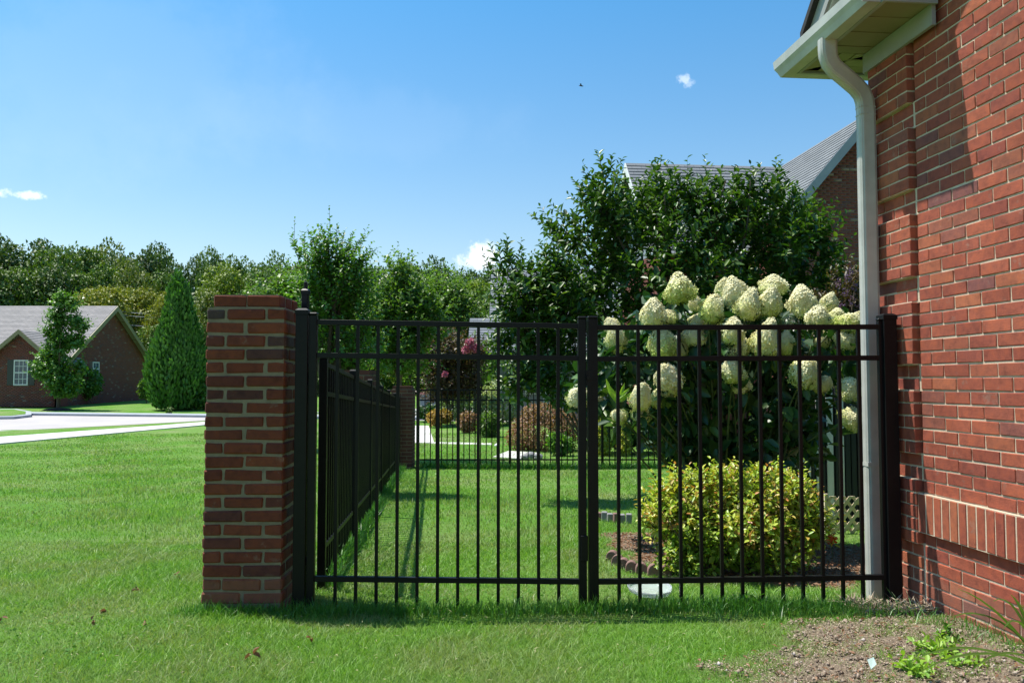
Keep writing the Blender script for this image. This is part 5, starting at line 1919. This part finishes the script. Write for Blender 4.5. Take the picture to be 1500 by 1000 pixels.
# ------------------------------------------------------------------ NANDINA / ABELIA BUSH
yb = 5.45
nb_ = (at(1078, 800, yb).x, yb, float(g(1.5, yb)))
twig_tree('yellow_green_bush', 'rounded yellow green bush with orange tinged tips behind the right gate leaf', 'bush', nb_,
          [pblob(u, v_, ru, rv, yb + dy, ry) for (u, v_, ru, rv, dy, ry) in ((1010, 742, 60, 48, 0, .3), (1075, 730, 70, 42, .1, .35), (1140, 735, 62, 45, .05, .3), (985, 765, 42, 38, -.1, .25), (1175, 770, 38, 42, 0, .25), (1080, 775, 80, 40, -.15, .3), (1150, 790, 55, 36, 0, .25), (1020, 790, 40, 30, -.15, .2))],
          900, 10, .056, .030, 'nandina', 75, (.12, .24), [shoot(u, v_, u + rsh.uniform(-8, 8), v_ - rsh.uniform(18, 30), yb + rsh.uniform(-.2, .2)) for u in range(955, 1205, 10) for v_ in [int(705 + ((u - 1075) / 130) ** 2 * 38)]],
          trunk_r=.012, fill=3000, up=.7, limb=20, nshoot=12)
so = bpy.data.objects['yellow_green_bush.001'] if 'yellow_green_bush.001' in bpy.data.objects else bpy.data.objects['yellow_green_bush']
rr = np.random.default_rng(91)
LB = [pblob(u, v_, ru, rv, 5.2, .14) for (u, v_, ru, rv) in ((1010, 795, 35, 32), (1050, 805, 40, 30), (990, 820, 22, 18), (1090, 815, 40, 22), (1140, 820, 35, 18), (1010, 830, 25, 14))]
lbz = (at(1040, 840, 5.2).x, 5.2, float(g(1.3, 5.2)))
twig_tree('lime_shrublet', 'low lime green leafy growth at the foot of the yellow green bush', 'shrub', lbz, LB, 260, 9, .046, .030, 'nandina_low', 76, (.10, .2), trunk_r=.008, fill=500, limb=10)

# ------------------------------------------------------------------ BED EDGING, SMALL THINGS
for grp_pts, lab in (([(896, 822), (904, 828), (913, 834), (925, 838), (940, 841), (958, 843), (976, 844)], 'front'),):
    for i, (u, v_) in enumerate(grp_pts):
        p = gp(u, v_)
        w_ = 18 * p.y / F
        m = MB(); n = 8
        prof = [(w_ / 2 * math.cos(a), .022 + .048 * math.sin(a)) for a in np.linspace(math.pi, 0, n)]
        pts = [(-w_ / 2, -.05)] + prof + [(w_ / 2, -.05)]
        V = [(x, 0, z) for x, z in pts] + [(x, .05, z) for x, z in pts]
        k = len(pts)
        Fc = [tuple(range(k)), tuple(reversed(range(k, 2 * k)))] + [(j, j + k, (j + 1) % k + k, (j + 1) % k) for j in range(k)]
        m.add(V, Fc)
        o = m.build('edging_block', M['edging'], None, p, (random.uniform(-.1, .1), 0, -.35 + i * .06), bevel=.004)
        tag(o, f"{ORD[i]} from the left of the scalloped pink edging blocks before the yellow bush", 'edging block', 'scalloped edging blocks of the front bed')
for i, (u, v_) in enumerate([(876, 764), (885, 765), (894, 766), (903, 767), (912, 767), (921, 768)]):
    p = gp(u, v_); w_ = 8.5 * p.y / F
    m = MB(); m.box(-w_ / 2, w_ / 2, 0, .06, -.05, .085 + .01 * (i % 2))
    o = m.build('edging_stone', M['edging'] if i % 3 == 0 else M['stone'], None, p, (0, random.uniform(-.08, .08), random.uniform(-.15, .15)), bevel=.006)
    tag(o, f"{ORD[i]} from the left of the upright edging stones in the shade behind the gate", 'edging stone', 'upright edging stones in the shade')
# clear plastic dish
p = gp(951, 878)
n = 28
V = []; Fc = []
prof = [(0, .012), (.085, .010), (.110, .018), (.118, .042), (.122, .042), (.113, .015), (.086, .004), (0, .004)]
for (r_, z_) in prof:
    for k in range(n):
        a = 2 * math.pi * k / n
        w__ = 1 + .02 * math.sin(a * 8)
        V.append((math.cos(a) * r_ * w__, math.sin(a) * r_ * w__, z_))
for i in range(len(prof) - 1):
    for k in range(n):
        k2 = (k + 1) % n
        Fc.append((i * n + k, i * n + k2, (i + 1) * n + k2, (i + 1) * n + k))
m = MB(); m.add(V, Fc)
o = m.build('plastic_dish', M['plastic'], None, p + Vector((0, 0, .035)), (.12, .05, 0), smooth=True)
tag(o, 'shallow clear plastic dish lying in the grass behind the gate', 'dish')
# orange flower
p = at(1218, 789, 6.0)
of = empty('orange_flower', p); tag(of, 'single bright orange flower between the yellow bush and the lattice', 'flower')
rr = np.random.default_rng(5)
vv, ff = blob_leaves([(0, 0, 0, .022, .022, .02)], 90, .028, .022, rr, 1, .2)
ob('petals', np_mesh('petals', vv, ff, M['orange']), of)
m = MB(); m.tube([(0, 0, -.01), (.01, 0, -.2)], .003, 5); m.build('stalk', M['green_stem'], of)
# mint paper scrap
p = gp(1276, 985, .012)
m = MB(); m.add([(0, 0, 0), (.028, .006, .014), (.03, .03, .03), (.002, .03, .022), (.0, .0, .001), (.028, .006, .015), (.03, .03, .031), (.002, .03, .023)], BOXF.tolist())
o = m.build('paper_scrap', M['paper'], None, p, (.3, 0, .3)); tag(o, 'small pale mint paper scrap lying on the bare soil', 'paper scrap')
# fallen leaves on the lawn
FL = [(155, 905, 1.0, 'upright curled brown leaf on the lawn left of the pillar'), (370, 971, 1.2, 'curled brown leaf in the lawn in front of the pillar'), (456, 948, .9, 'small tan leaf on the lawn before the left gate post'),
      (2, 915, .9, 'dark brown leaf on the lawn at the left edge'), (135, 921, .8, 'small pale leaf beside the upright curled one'), (200, 872, .9, 'faded tan leaf in the lawn left of the pillar foot'), (258, 850, .8, 'small leaf close to the left side of the pillar'), (213, 923, .7, 'tiny pinkish leaf in the lawn below the pillar')]
for i, (u, v_, s_, lab) in enumerate(FL):
    p = gp(u, v_, .035)
    rr = np.random.default_rng(i)
    P = np.zeros((3, 3)) + rr.normal(size=(3, 3)) * .003
    v, f = leaf_geo(P, rand_dir(3, rr) + np.array([0, 0, .3]), rand_dir(3, rr) + np.array([0, 0, 1]), .030 * s_, .019 * s_, 1, .3, .4)
    tag(ob('fallen_leaf', np_mesh('fallen_leaf', v, f, M['fallen']), None, p), lab, 'leaf', 'fallen leaves on the lawn')
# bird far up
p = at(851, 126, 60)
bd_ = empty('bird', p); tag(bd_, 'small dark bird flying in the clear sky', 'bird')
m = MB(); m.tube([(-.16, 0, .03), (-.05, 0, .02), (.05, 0, 0), (.14, 0, -.02), (.19, 0, -.02)], [.01, .045, .05, .03, .004], 7); m.build('body', M['bird'], bd_)
for s_ in (-1, 1):
    m = MB(); m.add([(-.05, 0, .01), (.06, 0, .01), (.0, s_ * .16, .12), (-.10, s_ * .30, .05), (-.05, 0, .02), (.06, 0, .02), (.0, s_ * .16, .13), (-.10, s_ * .30, .055)], BOXF.tolist()); m.build('wing', M['bird'], bd_)

# lime weed in the bed, dried sprigs
def weed(u, v_, s_, n, label, mt='weed', name='weed_plant', seed=1, L=.044, W=.023, nl=7):
    p = gp(u, v_)
    rr = np.random.default_rng(seed)
    r = empty(name, p); tag(r, label, 'weed')
    d = rand_dir(n, rr); d[:, 2] = np.abs(d[:, 2]) * .6 + .25
    b_ = np.zeros((n, 3)) + rr.normal(size=(n, 3)) * .01; b_[:, 2] = 0
    ln = rr.uniform(.5, 1, n) * s_
    lv, st = twigs(b_, b_ + unit(d) * ln[:, None], nl, L, W, rr, sag=.12, stem_r=.0022, up=.3)
    ob('foliage', np_mesh('foliage', lv[0], lv[1], M[mt]), r)
    ob('stem', np_mesh('stem', st[0], st[1], M['green_stem']), r)


weed(1372, 958, .15, 18, 'bright lime green weed spreading over the soil before the brick wall', seed=1)
weed(1345, 990, .13, 14, 'yellowish lime weed at the bottom edge below the bright one', seed=2)
weed(1410, 975, .10, 8, 'pale green weed between the lime weeds and the strap leaves', seed=3)
weed(1385, 940, .08, 7, 'small green sprig close to the foot of the wall', 'young_leaf', seed=4)
# strap-leaved plant at the right edge
p = gp(1530, 985)
sp = empty('strap_leaf_plant', p); tag(sp, 'strap leaved plant arching in from the right edge over the soil', 'plant')
tips = [(1403, 862, 3.05), (1335, 968, 2.9), (1390, 905, 3.0), (1480, 870, 3.1), (1345, 985, 2.7), (1455, 880, 3.2), (1495, 885, 3.0), (1420, 985, 2.7), (1470, 920, 3.0)]
for i, (u, v_, yy) in enumerate(tips):
    tpt = at(u, v_, yy) - p
    b_ = Vector((random.uniform(-.03, .03), random.uniform(-.03, .03), 0))
    mid = b_.lerp(tpt, .55) + Vector((0, 0, .10 + .04 * (i % 3)))
    pts = smoothpath(b_, mid, tpt, 9)
    V = []; Fc = []
    for j, q in enumerate(pts):
        d = (pts[min(j + 1, 8)] - pts[max(j - 1, 0)]).normalized()
        s_ = d.cross(Vector((0, 0, 1))).normalized()
        w_ = .0095 * math.sin(min(1, (j + 1.6) / 4) * math.pi / 2) * (1 - (j / 8) ** 3 * .9)
        V += [tuple(q - s_ * w_ + Vector((0, 0, w_ * .5))), tuple(q - Vector((0, 0, w_ * .3))), tuple(q + s_ * w_ + Vector((0, 0, w_ * .5)))]
    for j in range(8):
        for e in (0, 1):
            a = j * 3 + e
            Fc.append((a, a + 1, a + 4, a + 3))
    me = bpy.data.meshes.new('strap_leaf'); me.from_pydata(V, [], Fc); me.materials.append(M['strap'])
    ob('strap_leaf', me, sp)
# sprigs seen through the gate near its foot
weed(1108, 893, .12, 22, 'tuft of broad green blades at the foot of the right gate leaf', 'grass_long', 'grass_tuft', 5, .07, .010, 4)
weed(1085, 890, .10, 16, 'small tuft of green blades left of the broad one under the gate', 'grass_long', 'grass_tuft', 6, .07, .010, 4)

# dried clippings by the house corner, soil litter, pebbles
rr = np.random.default_rng(44)


def litter(name, n, xr, yr, L, W, mt, cond, label, seed, lift=.006, flat=.25):
    rr = np.random.default_rng(seed)
    X = rr.uniform(*xr, n * 4); Y_ = rr.uniform(*yr, n * 4)
    k = cond(X, Y_, rr.random(n * 4))
    X, Y_ = X[k][:n], Y_[k][:n]
    m_ = len(X)
    Z = g(X, Y_) + lift + rr.random(m_) * .012
    a = rr.random(m_) * 6.28
    D = np.stack([np.cos(a), np.sin(a), rr.normal(size=m_) * flat], 1)
    Ls = L * rr.uniform(.4, 1.5, m_)
    v, f = leaf_geo(np.stack([X, Y_, Z], 1), D, np.array([0, 0, 1.]) + rr.normal(size=(m_, 3)) * .5, Ls, W * rr.uniform(.5, 1.4, m_), 0, .2, .1)
    tag(ob(name, np_mesh(name, v, f, M[mt])), label, kind='stuff')


litter('soil_litter', 20000, (.4, 3.0), (2.6, 4.6), .010, .0042, 'straw', lambda x, y_, r_: (soil_mask(x, y_) > .45), 'dry chips and litter lying on the bare soil', 1)
litter('bark_litter', 900, (.4, 3.0), (2.6, 4.6), .026, .010, 'fallen', lambda x, y_, r_: (soil_mask(x, y_) > .3), 'brown leaf and bark scraps on the bare soil', 9, .01, .4)
litter('dry_clippings', 2600, (1.75, 2.32), (4.15, 4.5), .07, .006, 'straw', lambda x, y_, r_: r_ < .9, 'dry brown clippings heaped at the gate post by the house', 2, .02, .5)
litter('bed_mulch', 9000, (.4, 3.0), (4.8, 7.6), .03, .012, 'fallen', lambda x, y_, r_: (soil_mask(x, y_) > .5), 'brown mulch on the bed under the bushes', 3)
litter('clover', 5200, (-5, 1.6), (2.7, 8), .015, .013, 'clover', lambda x, y_, r_: (soil_mask(x, y_) < .5) & (r_ < (3.0 / y_) ** 2) & (np.sin(x * 2.3 + 1.5 * np.sin(y_ * 1.7)) + np.sin(y_ * 3.1 - x) > .55), 'patches of small round clover leaves in the lawn', 16, .022, .3)
litter('lawn_clippings', 1500, (-5, 2.0), (2.9, 9), .020, .0028, 'dry_grass', lambda x, y_, r_: (soil_mask(x, y_) < .5) & (r_ < (3.0 / y_) ** 2), 'dry straw bits scattered in the lawn', 6, .028, .3)
# small clods as solid lumps
m_n = 4200
X = rr.uniform(.5, 2.8, m_n * 3); Y_ = rr.uniform(2.7, 4.4, m_n * 3); k = soil_mask(X, Y_) > .55
X, Y_ = X[k][:m_n], Y_[k][:m_n]; m_n = len(X)
octv = np.array([(1, 0, 0), (0, 1, 0), (-1, 0, 0), (0, -1, 0), (0, 0, .7), (0, 0, -.5)])
S_ = (rr.random(m_n) ** 3.0 * .013 + .0022)[:, None, None]
V = octv[None] * S_ * (1 + rr.normal(size=(m_n, 6, 3)) * .25) + np.stack([X, Y_, g(X, Y_) + .006], 1)[:, None]
of_ = np.array([(0, 1, 4), (1, 2, 4), (2, 3, 4), (3, 0, 4), (1, 0, 5), (2, 1, 5), (3, 2, 5), (0, 3, 5)])
M['clod'] = far_brick_mat('soil_clod', [(0, (.13, .09, .065)), (.5, (.23, .175, .125)), (.92, (.34, .27, .21)), (1, (.48, .44, .40))])
tag(ob('soil_clods', np_mesh('soil_clods', V.reshape(-1, 3), (np.arange(m_n)[:, None, None] * 6 + of_[None]).reshape(-1, 3), M['clod'])), 'little clods of dry soil in the bare bed', kind='stuff')

# ------------------------------------------------------------------ GRASS


def grass(name, n, yr, dens_pow, h, w, mt, label, seed, cond=None, two=True, xr=None, lean=.55):
    rr = np.random.default_rng(seed)
    y0, y1 = yr
    # rejection-free radial falloff: density ~ y^-p, strip width ~ y
    t = rr.random(n)
    q = 2 - dens_pow
    Y = (y0 ** q + t * (y1 ** q - y0 ** q)) ** (1 / q) if abs(q) > 1e-6 else y0 * (y1 / y0) ** t
    if xr is None:
        X = rr.uniform(-.84, .76, n) * (Y + .6)
    else:
        X = rr.uniform(xr[0], xr[1], n)
    dens = np.ones(n)
    s = soil_mask(X, Y)
    keep = rr.random(n) > np.where(Y < 4.6, s * np.clip(.54 + .42 * np.sin(X * 8 + 3 * np.sin(Y * 7)) + .15 * np.sin(X * 31 + Y * 19), .08, .96), s * .97)
    # thin and lush patches
    pt = np.sin(X * 1.7 + Y * .9) + np.sin(X * .8 - Y * 1.9 + 1) + .6 * np.sin(X * 4.3 + 2 * np.sin(Y * 2.2))
    keep &= rr.random(n) < np.clip(.86 + .12 * pt, .45, 1)
    # not inside the house, the pillars, the paths
    keep &= (X < 2.664 * .955 - .0958 * Y) | (Y > 4.68)
    keep &= ~((X > -1.55) & (X < -1.16) & (Y > 4.16) & (Y < 4.55))
    if cond is not None: keep &= cond(X, Y)
    X, Y = X[keep], Y[keep]; s = s[keep]; pt = pt[keep]; n = len(X)
    Z = g(X, Y) + .012 * np.sin(X * 1.3 + 1) * np.sin(Y * 1.1) - .004
    sc_ = np.maximum(Y / 4.0, .8)
    H = h * (1 + rr.normal(size=n) * .30) * (1 - .45 * s) * (1 + .16 * pt)
    H = np.clip(H, h * .3, h * 2.2) * np.where(Y > 8, 1.0, 1)
    Wd = w * sc_ * (1 + rr.normal(size=n) * .2)
    a = rr.random(n) * 6.28
    ln = np.abs(rr.normal(size=n)) * lean + .15
    D = np.stack([np.cos(a) * ln, np.sin(a) * ln, np.ones(n)], 1)
    wa = rr.random(n) * 6.28
    Sd = np.stack([np.cos(wa), np.sin(wa), np.zeros(n)], 1) * Wd[:, None] * .5
    P = np.stack([X, Y, Z], 1)
    if two:
        mid = P + D * (H * .55)[:, None]
        tip = P + D * np.array([1.25, 1.25, 1])[None] * H[:, None]
        tip[:, :2] += (D[:, :2] * H[:, None] * .35)
        V = np.stack([P - Sd, P + Sd, mid + Sd * .8, tip, mid - Sd * .8], 1)
        f3 = np.array([(0, 1, 2), (0, 2, 4), (4, 2, 3)])
        fi = (np.arange(n)[:, None, None] * 5 + f3[None]).reshape(-1, 3)
    else:
        tip = P + D * H[:, None]
        V = np.stack([P - Sd, P + Sd, tip], 1)
        fi = np.arange(n * 3).reshape(-1, 3)
    tag(ob(name, np_mesh(name, V.reshape(-1, 3), fi, M[mt])), label, kind='stuff')


road_near = lambda X, Y: True
grass('grass', 440000, (2.55, 6.5), 1.2, .026, .0030, 'grass', 'short bright green mown grass near the gate', 1)
grass('far_grass', 330000, (6.5, 26), 1.7, .032, .0042, 'grass', 'green lawn grass behind the fences and up to the sidewalk', 2, two=False,
      cond=lambda X, Y: ((X - w0.x) * (w1.y - w0.y) - (Y - w0.y) * (w1.x - w0.x) > .25) | (X > -7.5))
# longer fringe along the foot of gate, pillar and fences
def fringe(name, pts, n, h, w, mt, label, seed, spread=.05):
    rr = np.random.default_rng(seed)
    P = np.array(pts, float)
    k = rr.integers(0, len(P) - 1, n); t = rr.random(n)[:, None]
    q = P[k] * (1 - t) + P[k + 1] * t + rr.normal(size=(n, 2)) * spread
    X, Y = q[:, 0], q[:, 1]
    keep = ~((X > -1.55) & (X < -1.16) & (Y > 4.155) & (Y < 4.55))
    X, Y = X[keep], Y[keep]; n = len(X)
    Z = g(X, Y) - .004
    H = h * np.clip(1 + rr.normal(size=n) * .4, .3, 2.2)
    a = rr.random(n) * 6.28; ln = np.abs(rr.normal(size=n)) * .42
    D = np.stack([np.cos(a) * ln, np.sin(a) * ln, np.ones(n)], 1)
    wa = rr.random(n) * 6.28
    Sd = np.stack([np.cos(wa), np.sin(wa), np.zeros(n)], 1) * w * .5
    Pp = np.stack([X, Y, Z], 1)
    mid = Pp + D * (H * .55)[:, None]; tip = Pp + D * H[:, None]; tip[:, :2] += D[:, :2] * H[:, None] * .7
    V = np.stack([Pp - Sd, Pp + Sd, mid + Sd * .8, tip, mid - Sd * .8], 1)
    f3 = np.array([(0, 1, 2), (0, 2, 4), (4, 2, 3)])
    tag(ob(name, np_mesh(name, V.reshape(-1, 3), (np.arange(n)[:, None, None] * 5 + f3[None]).reshape(-1, 3), M[mt])), label, kind='stuff')


fringe('tall_grass', [(-1.62, 4.12), (-1.1, 4.12), (-.5, 4.16), (.4, 4.2), (1.1, 4.3), (1.75, 4.36)], 8000, .052, .0040, 'grass_long', 'longer untrimmed grass along the foot of pillar and gate', 1, .045)
fringe('tall_grass', [(-1.08, 4.75), (-1.6, 10), (-2.05, 15.0)], 9000, .075, .0075, 'grass_long', 'longer grass under the black side fence', 2, .05)
fringe('tall_grass', [(-1.7, 15.3), (5.0, 15.25)], 6000, .10, .012, 'grass_long', 'longer grass under the far black fence', 3, .08)
fringe('tall_grass', [(1.0, 4.25), (1.5, 4.25), (1.9, 4.2)], 1800, .06, .004, 'grass_long', 'longer grass at the corner of the bare bed', 4, .10)
fringe('tall_grass', [(2.1, 4.0), (2.25, 3.6), (2.3, 3.3)], 900, .045, .004, 'grass_long', 'thin grass along the foot of the brick wall', 5, .06)
